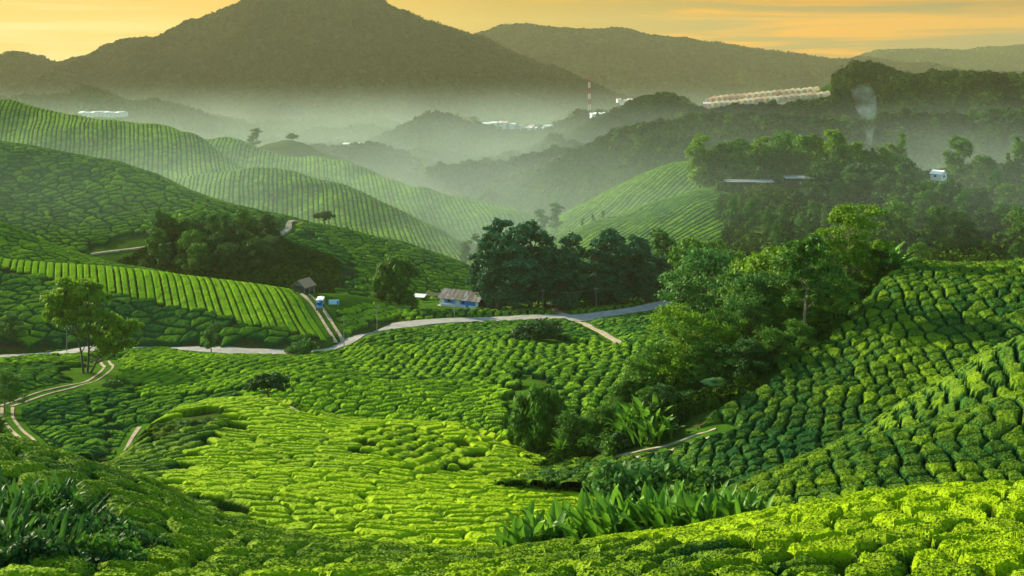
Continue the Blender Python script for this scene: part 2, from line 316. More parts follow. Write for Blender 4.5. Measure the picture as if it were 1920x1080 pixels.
Layer('far_left_front', [
  [(200, 520, 520), (1100, 520, 520)],
  [(200, 400, 600), (500, 400, 590), (700, 440, 570), (900, 490, 550), (1100, 510, 540)],
  [(200, 345, 680), (300, 335, 670), (400, 320, 672), (470, 316, 670), (560, 330, 662), (640, 348, 652), (700, 375, 640), (770, 412, 620), (830, 440, 602), (890, 468, 590), (950, 495, 575), (1100, 520, 560)]],
  240, 1000, sm=12, noise=(6, 45, 29), drop=.5, k=.004)
Layer('brown_knoll', [
  [(300, 360, 880), (700, 380, 880), (800, 420, 880)],
  [(300, 290, 1000), (400, 268, 1000), (440, 276, 1000), (470, 284, 1000), (500, 270, 1000), (540, 261, 1000), (570, 268, 1000), (600, 284, 1000), (640, 296, 1000), (700, 325, 990), (760, 372, 980), (800, 400, 980)]],
  340, 780, sm=8, noise=(1, 30, 31), drop=.5, k=.004)
Layer('left_wood', [
  [(500, 400, 850), (1000, 400, 850)],
  [(500, 330, 1000), (700, 335, 1000), (900, 380, 960), (1000, 390, 940)],
  [(450, 340, 1160), (520, 300, 1160), (570, 280, 1160), (600, 275, 1150), (660, 272, 1150), (720, 280, 1130), (780, 298, 1100), (830, 325, 1060), (880, 350, 1020), (930, 375, 990), (1000, 400, 950)]],
  460, 980, sm=8, noise=(4, 60, 37), drop=.4, k=.003)
Layer('right_spur', [
  [(800, 520, 540), (1500, 500, 560)],
  [(800, 500, 600), (950, 470, 605), (1060, 430, 610), (1200, 390, 630), (1320, 360, 650), (1500, 430, 650)],
  [(800, 500, 640), (900, 470, 640), (1000, 437, 650), (1060, 398, 655), (1130, 362, 680), (1200, 332, 700), (1260, 308, 720), (1310, 300, 730), (1360, 330, 720), (1420, 380, 700), (1500, 450, 690)]],
  860, 1460, sm=10, noise=(3, 50, 41), drop=.5, k=.003)
Layer('house_hill', [
  [(800, 570, 420), (1200, 560, 420), (1500, 560, 400), (2400, 560, 380)],
  [(800, 540, 480), (1000, 505, 480), (1150, 480, 480), (1300, 440, 490), (1500, 425, 495), (1700, 415, 500), (2400, 390, 500)],
  [(800, 520, 540), (900, 500, 550), (1000, 470, 560), (1060, 442, 565), (1110, 416, 570), (1170, 398, 580), (1230, 376, 590), (1300, 352, 600), (1350, 347, 605), (1500, 346, 610), (1600, 340, 620), (1700, 338, 620), (1920, 320, 610), (2400, 300, 600)]],
  830, 2340, sm=10, noise=(3, 50, 43), drop=.3, k=.002)
Layer('right_wood', [
  [(700, 500, 700), (1300, 460, 680), (2400, 420, 680)],
  [(700, 450, 830), (950, 390, 820), (1100, 330, 800), (1300, 290, 790), (1600, 290, 780), (2400, 280, 760)],
  [(700, 480, 960), (840, 420, 955), (900, 370, 950), (960, 328, 950), (1030, 302, 950), (1100, 276, 950), (1160, 256, 950), (1250, 232, 950), (1330, 218, 940), (1450, 214, 930), (1600, 222, 900), (1920, 205, 880), (2400, 180, 860)]],
  740, 2340, sm=10, noise=(9, 90, 47), drop=.3, k=.002)
Layer('greenhouse_hill', [
  [(1000, 300, 950), (2400, 300, 950)],
  [(780, 380, 1150), (880, 330, 1150), (1000, 280, 1150), (1150, 240, 1150), (1300, 212, 1130), (1500, 208, 1120), (1700, 200, 1120), (2400, 180, 1100)],
  [(780, 390, 1250), (860, 345, 1300), (1000, 285, 1300), (1060, 255, 1300), (1100, 232, 1300), (1160, 212, 1300), (1190, 192, 1290), (1240, 176, 1280), (1290, 188, 1270), (1330, 200, 1200), (1440, 196, 1200), (1500, 180, 1280), (1540, 148, 1340), (1600, 120, 1400), (1650, 124, 1400), (1720, 138, 1380), (1800, 138, 1360), (1920, 142, 1340), (2400, 130, 1300)]],
  800, 2340, sm=8, noise=(10, 120, 53), drop=.4, k=.002)
Layer('town_hill', [
  [(600, 350, 1000), (1400, 350, 1000)],
  [(600, 290, 1250), (740, 290, 1250), (900, 285, 1250), (1000, 290, 1250), (1400, 290, 1250)],
  [(540, 330, 1520), (640, 290, 1520), (700, 262, 1510), (740, 240, 1500), (790, 222, 1500), (850, 222, 1500), (920, 234, 1500), (1000, 246, 1480), (1060, 232, 1450), (1080, 216, 1450), (1150, 216, 1450), (1250, 225, 1450), (1400, 300, 1450)]],
  560, 1380, sm=10, noise=(8, 90, 59), drop=.25, k=.001)
Layer('low_wood', [
  [(-500, 280, 1500), (800, 280, 1500)],
  [(-500, 200, 2000), (0, 185, 2000), (40, 176, 2000), (70, 180, 2000), (130, 182, 2000), (150, 166, 1990), (200, 172, 2000), (260, 188, 2000), (340, 200, 2000), (400, 220, 2000), (500, 250, 2000), (570, 285, 2000), (700, 320, 2000), (800, 330, 2000)]],
  -420, 620, sm=6, noise=(6, 100, 61), drop=.25, k=.001)
Layer('mountain', [
  [(-500, 240, 2250), (1400, 240, 2250)],
  [(-500, 180, 2600), (0, 175, 2600), (300, 150, 2600), (600, 130, 2560), (800, 150, 2560), (1000, 190, 2560), (1250, 225, 2500)],
  [(-500, 60, 3050), (-200, 100, 3050), (0, 101, 3050), (80, 99, 3050), (105, 107, 3050), (160, 103, 3050), (200, 91, 3050), (240, 82, 3050), (300, 73, 3050), (335, 68, 3050), (360, 51, 3050), (400, 30, 3040), (440, 11, 3020), (475, -6, 3000),
   (540, -16, 3000), (620, -20, 3000), (700, -10, 3000), (740, 10, 3000), (800, 30, 3000), (860, 51, 3000), (900, 66, 3000), (950, 88, 2980), (1000, 108, 2950), (1050, 132, 2900), (1090, 157, 2850), (1120, 186, 2800), (1180, 212, 2750), (1400, 240, 2700)]],
  -420, 1340, sm=6, noise=(38, 420, 67), drop=.4, k=.0006)
Layer('second_range', [
  [(700, 200, 3300), (2400, 200, 3300)],
  [(700, 120, 3900), (1000, 110, 3900), (1200, 120, 3900), (1500, 150, 3900), (2400, 160, 3900)],
  [(700, 110, 4300), (860, 80, 4300), (912, 65, 4300), (940, 53, 4300), (990, 47, 4300), (1050, 55, 4300), (1090, 58, 4300), (1180, 58, 4300), (1230, 69, 4300), (1280, 73, 4300), (1350, 83, 4300), (1430, 95, 4300), (1480, 102, 4300), (1550, 111, 4300), (1620, 112, 4300), (1700, 124, 4300), (2400, 150, 4300)]],
  800, 2340, sm=6, noise=(40, 500, 71), drop=.4, k=.0005)
Layer('third_range', [
  [(1200, 170, 4800), (2600, 170, 4800)],
  [(1200, 130, 5800), (1500, 118, 5800), (1600, 110, 5800), (1650, 95, 5800), (1700, 93, 5800), (1800, 91, 5800), (1850, 87, 5800), (1920, 85, 5800), (2600, 70, 5800)]],
  1400, 2500, sm=8, noise=(20, 500, 73), drop=.4, k=.0004)
Layer('valley_wood', [
  [(-100, 330, 1250), (1400, 330, 1250)],
  [(-100, 276, 1650), (1400, 276, 1650)],
  [(-100, 233, 2300), (1400, 233, 2300)]], 40, 1250, sm=6, noise=(5, 110, 63), drop=.05, k=.0005)
LAY['mountain'].gully = (75, 210); LAY['second_range'].gully = (70, 320); LAY['greenhouse_hill'].gully = (16, 70); LAY['right_wood'].gully = (12, 60)
def top(x, y):
    x, y = np.atleast_1d(np.asarray(x, float)), np.atleast_1d(np.asarray(y, float)); z = np.full(x.shape, ZC - 117.)
    u = 960 + F * x / np.maximum(y, 1)
    for L in LAY.values():
        ok = (u >= L.u0) & (u <= L.u1) & (y < np.interp(u, L.uu, L.D[-1]) * 1.25) & (y > np.interp(u, L.uu, L.D[0]) * .85)
        if ok.any(): z[ok] = np.maximum(z[ok], L.prof(x[ok], y[ok]))
    return z
# ------------------------------------------------------------------ roads: photo pixel polylines dropped onto their hill once
ROADS = []
def road_pts(layer, uvs, step=3.0):
    P = [LAY[layer].inv(u, v)[:2] for u, v in uvs]; Q = []
    for (x1, y1), (x2, y2) in zip(P[:-1], P[1:]):
        n = max(1, int(math.hypot(x2 - x1, y2 - y1) / step))
        for i in range(n): Q.append((x1 + (x2 - x1) * i / n, y1 + (y2 - y1) * i / n))
    Q.append(P[-1]); Q = np.array(Q)
    for _ in range(3):
        if len(Q) > 4: Q[1:-1] = (Q[:-2] + Q[1:-1] * 2 + Q[2:]) / 4
    return Q
def road(name, layer, uvs, w, matname, lift=.12, clear=1.0, edge=.2):
    L = LAY[layer]; Q = road_pts(layer, uvs); T = np.gradient(Q, axis=0); T /= np.linalg.norm(T, axis=1)[:, None] + 1e-9; Nn = np.stack([-T[:, 1], T[:, 0]], 1)
    K = 5; co = []; w2 = w * (1 + edge * fbm(np.arange(len(Q)) / 3., np.zeros(len(Q)), 5, 2))
    for k in range(K):
        P = Q + Nn * ((k / (K - 1) - .5) * w2)[:, None]
        z = L.prof(P[:, 0], P[:, 1]) + lift; co.append(np.column_stack([P, z]))
    co = np.stack(co, 1)
    zm = co[:, :, 2].max(1); co[:, :, 2] = zm[:, None] * .75 + co[:, :, 2] * .25
    skirt = co[:, [0, -1]].copy(); skirt[:, :, 2] -= 1.2
    co = np.concatenate([skirt[:, :1], co, skirt[:, 1:]], 1)
    me = np_mesh(name, co.reshape(-1, 3), grid_faces(len(Q), K + 2)[:, ::-1] if False else grid_faces(len(Q), K + 2), M[matname])
    o = mobj(name, me); tag(o, kind='structure'); ROADS.append((layer, Q, w / 2 + clear)); return o

# ------------------------------------------------------------------ tea: every hill carries rows of clipped bushes; cells of a warped jittered lattice
def cells(a, b, pa, pb, jit, seed, bonus):
    A, B = a / pa, b / pb; ib = np.floor(B).astype(np.int64); F1 = np.full(a.shape, 1e9); F2 = F1.copy()
    x1 = np.zeros(a.shape); y1 = x1.copy(); x2 = x1.copy(); y2 = x1.copy(); cid = np.zeros(a.shape, np.int64)
    for dj in (-1, 0, 1):
        jb = ib + dj; off = h2(jb, jb * 0, seed + 9); ia = np.floor(A - off).astype(np.int64)
        for di in (-1, 0, 1):
            ja = ia + di; px = (ja + off + .5 + jit * (h2(ja, jb, seed) - .5)) * pa; py = (jb + .5 + jit * .55 * (h2(ja, jb, seed + 1) - .5)) * pb
            d = (px - a) ** 2 + (py - b) ** 2; c = (ja + 50000) * 200000 + (jb + 50000)
            m1 = d < F1; m2 = (~m1) & (d < F2)
            F2 = np.where(m1, F1, np.where(m2, d, F2)); x2 = np.where(m1, x1, np.where(m2, px, x2)); y2 = np.where(m1, y1, np.where(m2, py, y2))
            F1 = np.where(m1, d, F1); x1 = np.where(m1, px, x1); y1 = np.where(m1, py, y1); cid = np.where(m1, c, cid)
    dx, dy = x2 - x1, y2 - y1; L = np.hypot(dx, dy) + 1e-6; e = (F2 - F1) / (2 * L)
    lo = np.floor(np.minimum(x1, x2) / pa).astype(np.int64)
    r = h2(lo, np.floor((y1 + y2) / 2 / pb).astype(np.int64), seed + 5)
    return e + bonus * (.35 + .9 * r) * (dx / L) ** 2, cid
def bushes(X, Y, Z, z):
    """z: zone dict; returns height above ground, cell id, random per cell"""
    th = R(z['dir']); c, s = math.cos(th), math.sin(th); wp, ws = z.get('warp', (.6, 9))
    a = X * c + Y * s; b = -X * s + Y * c
    a = a + wp * 1.5 * fbm(X / ws, Y / ws, z['seed'] + 20, 3); b = b + wp * fbm(X / ws + 40, Y / ws, z['seed'] + 21, 3)
    if z.get('warp2'): b = b + z['warp2'] * fbm(X / (ws * 5), Y / (ws * 5) + 9, z['seed'] + 23, 2)
    if z.get('lane'):      # long straight rows with a picking lane between them
        ln_ = np.floor(b / z['pb']).astype(np.int64); fr_ = b / z['pb'] - ln_; o1 = .36 * (h2(ln_, ln_ * 0, z['seed']) - .5); o2 = .36 * (h2(ln_ + 1, ln_ * 0, z['seed']) - .5)
        e = np.minimum(fr_ - o1, 1 + o2 - fr_) * z['pb']; neg = e < 0; seg = np.floor(a / 2.6 + 7.3 * h2(ln_, ln_ * 0, 8)).astype(np.int64)
        e2 = z['lane'] + (.5 - abs(a / 2.6 + 7.3 * h2(ln_, ln_ * 0, 8) - seg - .5)) * 2.6; e = np.minimum(e, np.maximum(e2, z['gap'] + .12)); cid = (ln_ + 50000) * 200000 + seg + 50000
        q = np.clip((e - z['gap']) / z['w'], 0, 1); rnd = h2(cid, cid * 0 + 3, 77); h = z['H'] * (.3 + .7 * np.sqrt(1 - (1 - q) ** 2)) * (.95 + .1 * rnd)
        return np.where(e < z['gap'], -.4, h), cid, rnd, e
    sc = min(1, 1.7 * z['pb'] / z['pa'])
    e, cid = cells(a * sc, b, z['pa'] * sc, z['pb'], z.get('jit', .7), z['seed'], z.get('bonus', .25))
    q = np.clip((e - z['gap']) / z['w'], 0, 1); h = z['H'] * (.35 + .65 * np.sqrt(1 - (1 - q) ** 2)) ; rnd = h2(cid, cid * 0 + 3, 77)
    h = h * (.95 + .10 * rnd); h = np.where(e < z['gap'], -.4, h)
    return h, cid, rnd, e
# fields: pixel outlines on their hill; dir = bearing of the rows in degrees from +x, pa/pb = spacing along/across the rows in metres
ZN = {
 'foreground': [dict(poly=None, dir=98, pa=2.0, pb=1.5, H=1.0, gap=.155, w=.32, bonus=.19, seed=1, leaf_tone=.95, warp=(.5, 3.2), jit=.8),
    dict(poly=[(-600, 700), (300, 905), (400, 970), (520, 1003), (640, 1022), (800, 1040), (1000, 1052), (1250, 1066), (1480, 1092), (2600, 1210), (2600, 1300), (-600, 1300)], dir=28, pa=2.4, pb=1.25, H=1.1, gap=.16, w=.5, bonus=.25, seed=2, leaf_tone=.52, warp=(.6, 4)),
    dict(poly=[(-600, 700), (215, 870), (290, 905), (230, 950), (150, 1000), (60, 1090), (-600, 1300)], dir=100, pa=2.0, pb=1.7, H=.95, gap=.12, w=.55, bonus=.2, seed=3, leaf_tone=.42, warp=(.6, 4))],
 'spur': [dict(poly=None, dir=2, pa=3.6, pb=1.6, H=1.0, gap=.15, w=.5, bonus=.28, seed=5, leaf_tone=.88, warp=(1.5, 9), warp2=10),
    dict(poly=[(60, 980), (60, 840), (250, 820), (330, 800), (420, 790), (430, 800), (300, 905), (330, 940), (600, 1060), (300, 1060)], dir=30, pa=2.6, pb=1.5, H=1.1, gap=.16, w=.5, bonus=.3, seed=6, leaf_tone=.4, warp=(.8, 7)),
    dict(poly=[(275, 822), (320, 785), (420, 776), (432, 792), (380, 812), (300, 838), (262, 858)], none=1, grass=.5),
    dict(poly=[(690, 815), (760, 812), (860, 850), (880, 880), (820, 905), (740, 880), (690, 860)], dir=75, pa=2.2, pb=2.0, H=1.15, gap=.17, w=.7, bonus=.15, seed=7, leaf_tone=.76, warp=(.6, 5))],
 'plateau': [dict(poly=None, dir=80, pa=2.9, pb=2.6, H=1.3, gap=.24, w=.8, bonus=.2, seed=9, leaf_tone=.56, warp=(1.0, 10)),
    dict(poly=[(-500, 690), (210, 690), (260, 780), (200, 870), (-500, 870)], dir=20, pa=4, pb=2.6, H=1.1, gap=.3, w=.9, bonus=.25, seed=10, leaf_tone=.2),
    dict(poly=[(210, 760), (450, 745), (600, 800), (300, 880), (200, 860)], dir=25, pa=4, pb=2.4, H=1.0, gap=.25, w=.9, bonus=.25, seed=10, leaf_tone=.3),
    dict(poly=[(430, 745), (560, 725), (860, 722), (1000, 745), (1010, 830), (560, 830)], dir=8, pa=3.4, pb=2.0, H=1.3, gap=.22, w=.7, bonus=.3, seed=12, leaf_tone=.76, warp=(1, 9), warp2=4),
    dict(poly=[(640, 660), (840, 640), (1180, 640), (1180, 690), (980, 690), (960, 705), (760, 720), (640, 690)], dir=86, pa=3.2, pb=2.3, H=1.25, gap=.2, w=.85, bonus=.25, seed=13, leaf_tone=.70),
    dict(poly=[(900, 640), (1000, 605), (1150, 605), (1180, 640)], dir=70, pa=4.5, pb=3.2, H=1.35, gap=.26, w=1., bonus=.3, seed=14, leaf_tone=.32),
    dict(poly=[(680, 660), (740, 615), (1000, 602), (1010, 635), (860, 645)], dir=60, pa=4.2, pb=2.8, H=1.35, gap=.24, w=1., bonus=.3, seed=15, leaf_tone=.46),
    dict(poly=[(640, 640), (700, 600), (760, 585), (960, 582), (1250, 560), (1420, 540), (1420, 480), (500, 480), (500, 640)], none=1, grass=.95),
    dict(poly=[(1100, 600), (1280, 575), (1420, 565), (1420, 650), (1150, 640)], dir=20, pa=4, pb=2.8, H=1.1, gap=.25, w=.9, bonus=.3, seed=16, leaf_tone=.38),
    dict(poly=[(960, 640), (1000, 628), (1060, 640), (1100, 645), (1060, 652), (980, 650)], none=1, grass=.95),
    dict(poly=[(110, 692), (215, 686), (240, 696), (205, 735), (130, 735)], none=1, grass=.85),
    dict(poly=[(940, 770), (980, 700), (1040, 720), (1060, 790), (1000, 850), (960, 850)], none=1, grass=.9)],
 'lane_hill': [dict(poly=None, dir=3, pa=6, pb=2.8, H=1.5, gap=.26, w=1.1, bonus=.5, seed=20, leaf_tone=.30, warp=(1.2, 14)),
    dict(poly=[(-500, 468), (0, 482), (200, 498), (400, 520), (575, 546), (600, 560), (620, 640), (560, 625), (460, 610), (400, 592), (300, 572), (180, 548), (0, 500), (-500, 490)], dir=112, lane=.55, pa=30, pb=2.1, H=.65, gap=.10, w=.5, bonus=1, seed=21, leaf_tone=1.0, warp=(.25, 30), jit=.2),
    dict(poly=[(625, 545), (700, 550), (800, 560), (800, 600), (700, 605), (640, 625)], dir=70, pa=3.4, pb=3.0, H=.9, gap=.2, w=.8, bonus=.25, seed=22, leaf_tone=.74),
    dict(poly=[(575, 543), (620, 545), (700, 552), (760, 570), (690, 570), (625, 590), (650, 650), (622, 640), (600, 590), (570, 556)], none=1, grass=1.0),
    dict(poly=[(-500, 658), (0, 650), (90, 652), (300, 648), (450, 646), (600, 642), (640, 640), (690, 610), (760, 596), (800, 640), (600, 690), (-500, 720)], none=1, grass=.45)],
 'left_knoll': [dict(poly=None, dir=5, pa=4.5, pb=2.7, H=1.3, gap=.22, w=1., bonus=.6, seed=25, leaf_tone=.52, warp=(1.3, 12))],
 'dark_hill': [dict(poly=None, dir=2, pa=6.5, pb=3.1, H=1.8, gap=.42, w=1.3, bonus=.6, seed=30, leaf_tone=.42, warp=(1.8, 16)),
    dict(poly=[(480, 400), (600, 405), (950, 520), (950, 590), (700, 560), (640, 470)], dir=15, pa=5, pb=3.2, H=1.5, gap=.3, w=1.2, bonus=.5, seed=31, leaf_tone=.52, warp=(1.5, 14)),
    dict(poly=[(250, 440), (420, 410), (500, 430), (560, 470), (640, 500), (640, 560), (200, 560), (130, 480)], none=1, grass=.8)],
 'far_left_ridge': [dict(poly=None, dir=109, lane=.6, pa=60, pb=2.9, H=.75, gap=.16, w=1.0, bonus=2, seed=35, leaf_tone=.56, warp=(1.3, 40), jit=.3)],
 'far_left_spur': [dict(poly=None, dir=101, lane=.6, pa=60, pb=3.1, H=.75, gap=.16, w=1.0, bonus=2, seed=36, leaf_tone=.52, warp=(1.4, 40), jit=.3)],
 'far_left_front': [dict(poly=None, dir=102, lane=.6, pa=60, pb=2.7, H=.75, gap=.15, w=1.0, bonus=2, seed=37, leaf_tone=.50, warp=(1.3, 40), jit=.3)],
 'right_spur': [dict(poly=None, dir=60, lane=.6, pa=50, pb=2.9, H=.5, gap=.10, w=1.2, bonus=2, seed=38, leaf_tone=.50, warp=(1.4, 40), jit=.3)],
 'house_hill': [dict(poly=None, dir=50, pa=30, lane=.6, pb=3.4, H=.7, gap=.14, w=1.2, bonus=1, seed=39, leaf_tone=.36, warp=(1, 40), jit=.4),
    dict(poly=[(1330, 320), (2400, 280), (2400, 520), (1400, 520), (1400, 400)], none=1, grass=.85)],
 'tea_slope': [dict(poly=None, dir=82, pa=1.75, pb=1.6, H=1.0, gap=.07, w=.46, bonus=.13, seed=42, leaf_tone=.22, warp=(.5, 5), warp2=3),
    dict(poly=[(900, 930), (900, 800), (1250, 640), (1600, 500), (1660, 470), (1690, 484), (1690, 505), (1625, 570), (1560, 640), (1480, 690), (1400, 750), (1312, 790), (1296, 815), (1230, 838), (1160, 856), (1080, 875)], none=1, grass=.6)],
 'mid_ridge': [dict(poly=None, dir=80, pa=1.7, pb=1.5, H=1.0, gap=.085, w=.42, bonus=.15, seed=43, leaf_tone=.30, warp=(.5, 5))],
 'near_ridge': [dict(poly=None, dir=80, pa=1.75, pb=1.55, H=1.0, gap=.085, w=.42, bonus=.15, seed=44, leaf_tone=.32, warp=(.5, 5))],
}
Layer('tea_slope', [
  [(900, 905, 98), (1100, 900, 98), (1300, 905, 96), (1450, 930, 90), (1700, 900, 95), (2500, 880, 92)],
  [(900, 885, 112), (1100, 868, 112), (1250, 855, 108), (1330, 830, 106), (1500, 800, 106), (1700, 760, 106), (1920, 690, 106), (2500, 650, 104)],
  [(900, 890, 122), (1000, 870, 124), (1100, 840, 126), (1200, 775, 128), (1300, 715, 130), (1400, 652, 134), (1500, 600, 138), (1600, 545, 142), (1640, 510, 143), (1680, 490, 144), (1750, 486, 144), (1820, 492, 142), (1920, 486, 140), (2500, 470, 134)]],
  930, 2340, sm=22, noise=(.7, 14, 81), drop=.8, k=.012)
Layer('mid_ridge', [
  [(1500, 900, 86), (2500, 860, 84)],
  [(1450, 880, 98), (1560, 835, 99), (1600, 815, 100), (1640, 790, 101), (1690, 754, 102), (1755, 722, 102), (1800, 695, 101), (1847, 662, 101), (1920, 630, 100), (2500, 560, 96)]],
  1500, 2340, sm=14, noise=(.3, 10, 83), drop=.9, k=.015)
Layer('near_ridge', [
  [(1100, 1010, 66), (2500, 985, 64)],
  [(1100, 980, 76), (1420, 935, 76), (1700, 905, 75), (2500, 880, 72)],
  [(1100, 980, 84), (1320, 930, 86), (1423, 893, 87), (1513, 854, 88), (1597, 821, 88), (1697, 797, 88), (1793, 774, 87), (1860, 752, 86), (1920, 733, 86), (2500, 640, 82)]],
  1250, 2340, sm=16, noise=(.4, 10, 85), drop=.9, k=.015)
# ------------------------------------------------------------------ roads (before the bushes, which keep clear of them)
road('main_road', 'plateau', [(-300, 680), (0, 676), (95, 669), (180, 660), (300, 654), (380, 657), (450, 663), (560, 663), (620, 655), (650, 645), (665, 633), (700, 620), (760, 611), (850, 603), (960, 599), (1060, 597), (1150, 590), (1220, 580), (1262, 568)], 7.2, 'asphalt', .25, 4.2)
tag(bpy.data.objects['main_road'], kind='structure')
road('junction_apron', 'plateau', [(1030, 601), (1075, 601), (1125, 597)], 7.5, 'asphalt', .22, .5)
road('dirt_path', 'plateau', [(1082, 603), (1100, 609), (1120, 620), (1150, 636), (1165, 648)], 1.7, 'dirt', .12, .8)
road('grove_path', 'plateau', [(1075, 598), (1050, 588), (1040, 578)], 2.4, 'dirt', .14, .8)
def ruts(layer, uvs, gap, w, clear, name='track_rut'):
    Q = road_pts(layer, uvs); L = LAY[layer]; T = np.gradient(Q, axis=0); T /= np.linalg.norm(T, axis=1)[:, None] + 1e-9; Nn = np.stack([-T[:, 1], T[:, 0]], 1)
    for sd in (-1, 1):
        P = Q + Nn * sd * gap / 2; co = []
        jw = w * (1 + .5 * fbm(np.arange(len(Q)) / 2., np.full(len(Q), sd * 3.), 5, 2))
        for k in (-.5, 0, .5):
            p = P + Nn * (k * jw)[:, None]; co.append(np.column_stack([p, L.prof(p[:, 0], p[:, 1]) + .07]))
        co = np.stack(co, 1); co[:, :, 2] = co[:, :, 2].max(1)[:, None]
        sk = co[:, [0, -1]].copy(); sk[:, :, 2] -= .6; co = np.concatenate([sk[:, :1], co, sk[:, 1:]], 1)
        o = mobj(name, np_mesh(name, co.reshape(-1, 3), grid_faces(len(Q), 5), M['dirt'])); tag(o, kind='structure')
    ROADS.append((layer, Q, gap / 2 + w / 2 + clear))
ruts('plateau', [(10, 762), (70, 742), (130, 727), (180, 710), (200, 697), (206, 688), (196, 678)], 1.8, .55, 1.6)
ruts('plateau', [(14, 765), (10, 785), (40, 815), (70, 850)], 1.6, .5, 1.0)
ruts('plateau', [(275, 800), (262, 818), (250, 845), (240, 880)], 2.1, .6, 1.0)
ruts('lane_hill', [(638, 648), (628, 628), (612, 600), (600, 580), (585, 562), (572, 552)], 2.4, .9, 1.8)
ruts('tea_slope', [(1150, 862), (1200, 857), (1250, 842), (1296, 826), (1340, 812)], 1.7, .6, .9)
road('footpath', 'spur', [(885, 812), (905, 822), (937, 838)], .9, 'dirt', .15, .6)
road('footpath', 'spur', [(510, 756), (545, 768), (575, 785)], .8, 'dirt', .15, .8)
road('footpath', 'dark_hill', [(582, 409), (560, 413), (535, 418), (548, 428), (540, 436), (515, 443)], 2.4, 'dirt', .3, 1.5)
road('footpath', 'dark_hill', [(170, 478), (230, 470), (300, 462), (340, 452)], 2.0, 'dirt', .3, 2.2)

def cards(q0, q1, q3, sz, up=.35, asp=1.6, rough=.55, lift=.25):
    n = len(q0); a, b = np.random.rand(n, 1), np.random.rand(n, 1); p = q0 + (q1 - q0) * a + (q3 - q0) * b; nn = np.cross(q1 - q0, q3 - q0); nn /= np.linalg.norm(nn, axis=1)[:, None] + 1e-9; nn *= np.sign(nn[:, 2:3] + 1e-9)
    p = p + nn * sz * lift; m = nn + np.random.normal(size=(n, 3)) * rough; m[:, 2] += up; m /= np.linalg.norm(m, axis=1)[:, None]
    t = np.cross(m, np.random.normal(size=(n, 3))); t /= np.linalg.norm(t, axis=1)[:, None]; s = np.cross(m, t); w = sz * (.6 + .8 * np.random.rand(n, 1))
    return np.stack([p - t * w * asp * .5, p + s * w * .5, p + t * w * asp * .5, p - s * w * .5], 1).reshape(-1, 3)
# ------------------------------------------------------------------ hills: a ground mesh each, and the tea on it
SPEC = {  # du, rows per band, (back rows, back metres), (front rows, metres), spacing factor of the ground mesh
 'foreground': (1.7, (60, 380), (60, 9), (0, 0)), 'near_ridge': (1.7, (50, 230), (30, 8), (0, 0)), 'mid_ridge': (1.8, (40, 160), (26, 8), (0, 0)),
 'tea_slope': (1.8, (60, 330), (30, 9), (0, 0)), 'spur': (1.5, (130, 190, 300), (40, 14), (0, 0)),
 'plateau': (1.7, (100, 190, 200, 60, 60), (10, 30), (0, 0)), 'lane_hill': (1.6, (20, 110, 130), (20, 18), (0, 0)), 'left_knoll': (1.8, (30, 90), (14, 20), (0, 0)),
 'dark_hill': (1.7, (70, 90, 110), (24, 30), (0, 0)), 'far_left_ridge': (1.4, (50, 110), (10, 60), (0, 0)), 'far_left_spur': (1.4, (60, 100), (10, 60), (0, 0)),
 'far_left_front': (1.4, (70, 100), (10, 50), (0, 0)), 'right_spur': (1.6, (50, 90), (10, 50), (0, 0)), 'house_hill': (1.8, (60, 90), (10, 50), (0, 0))}
PICK = []        # candidates for the 300 largest bushes
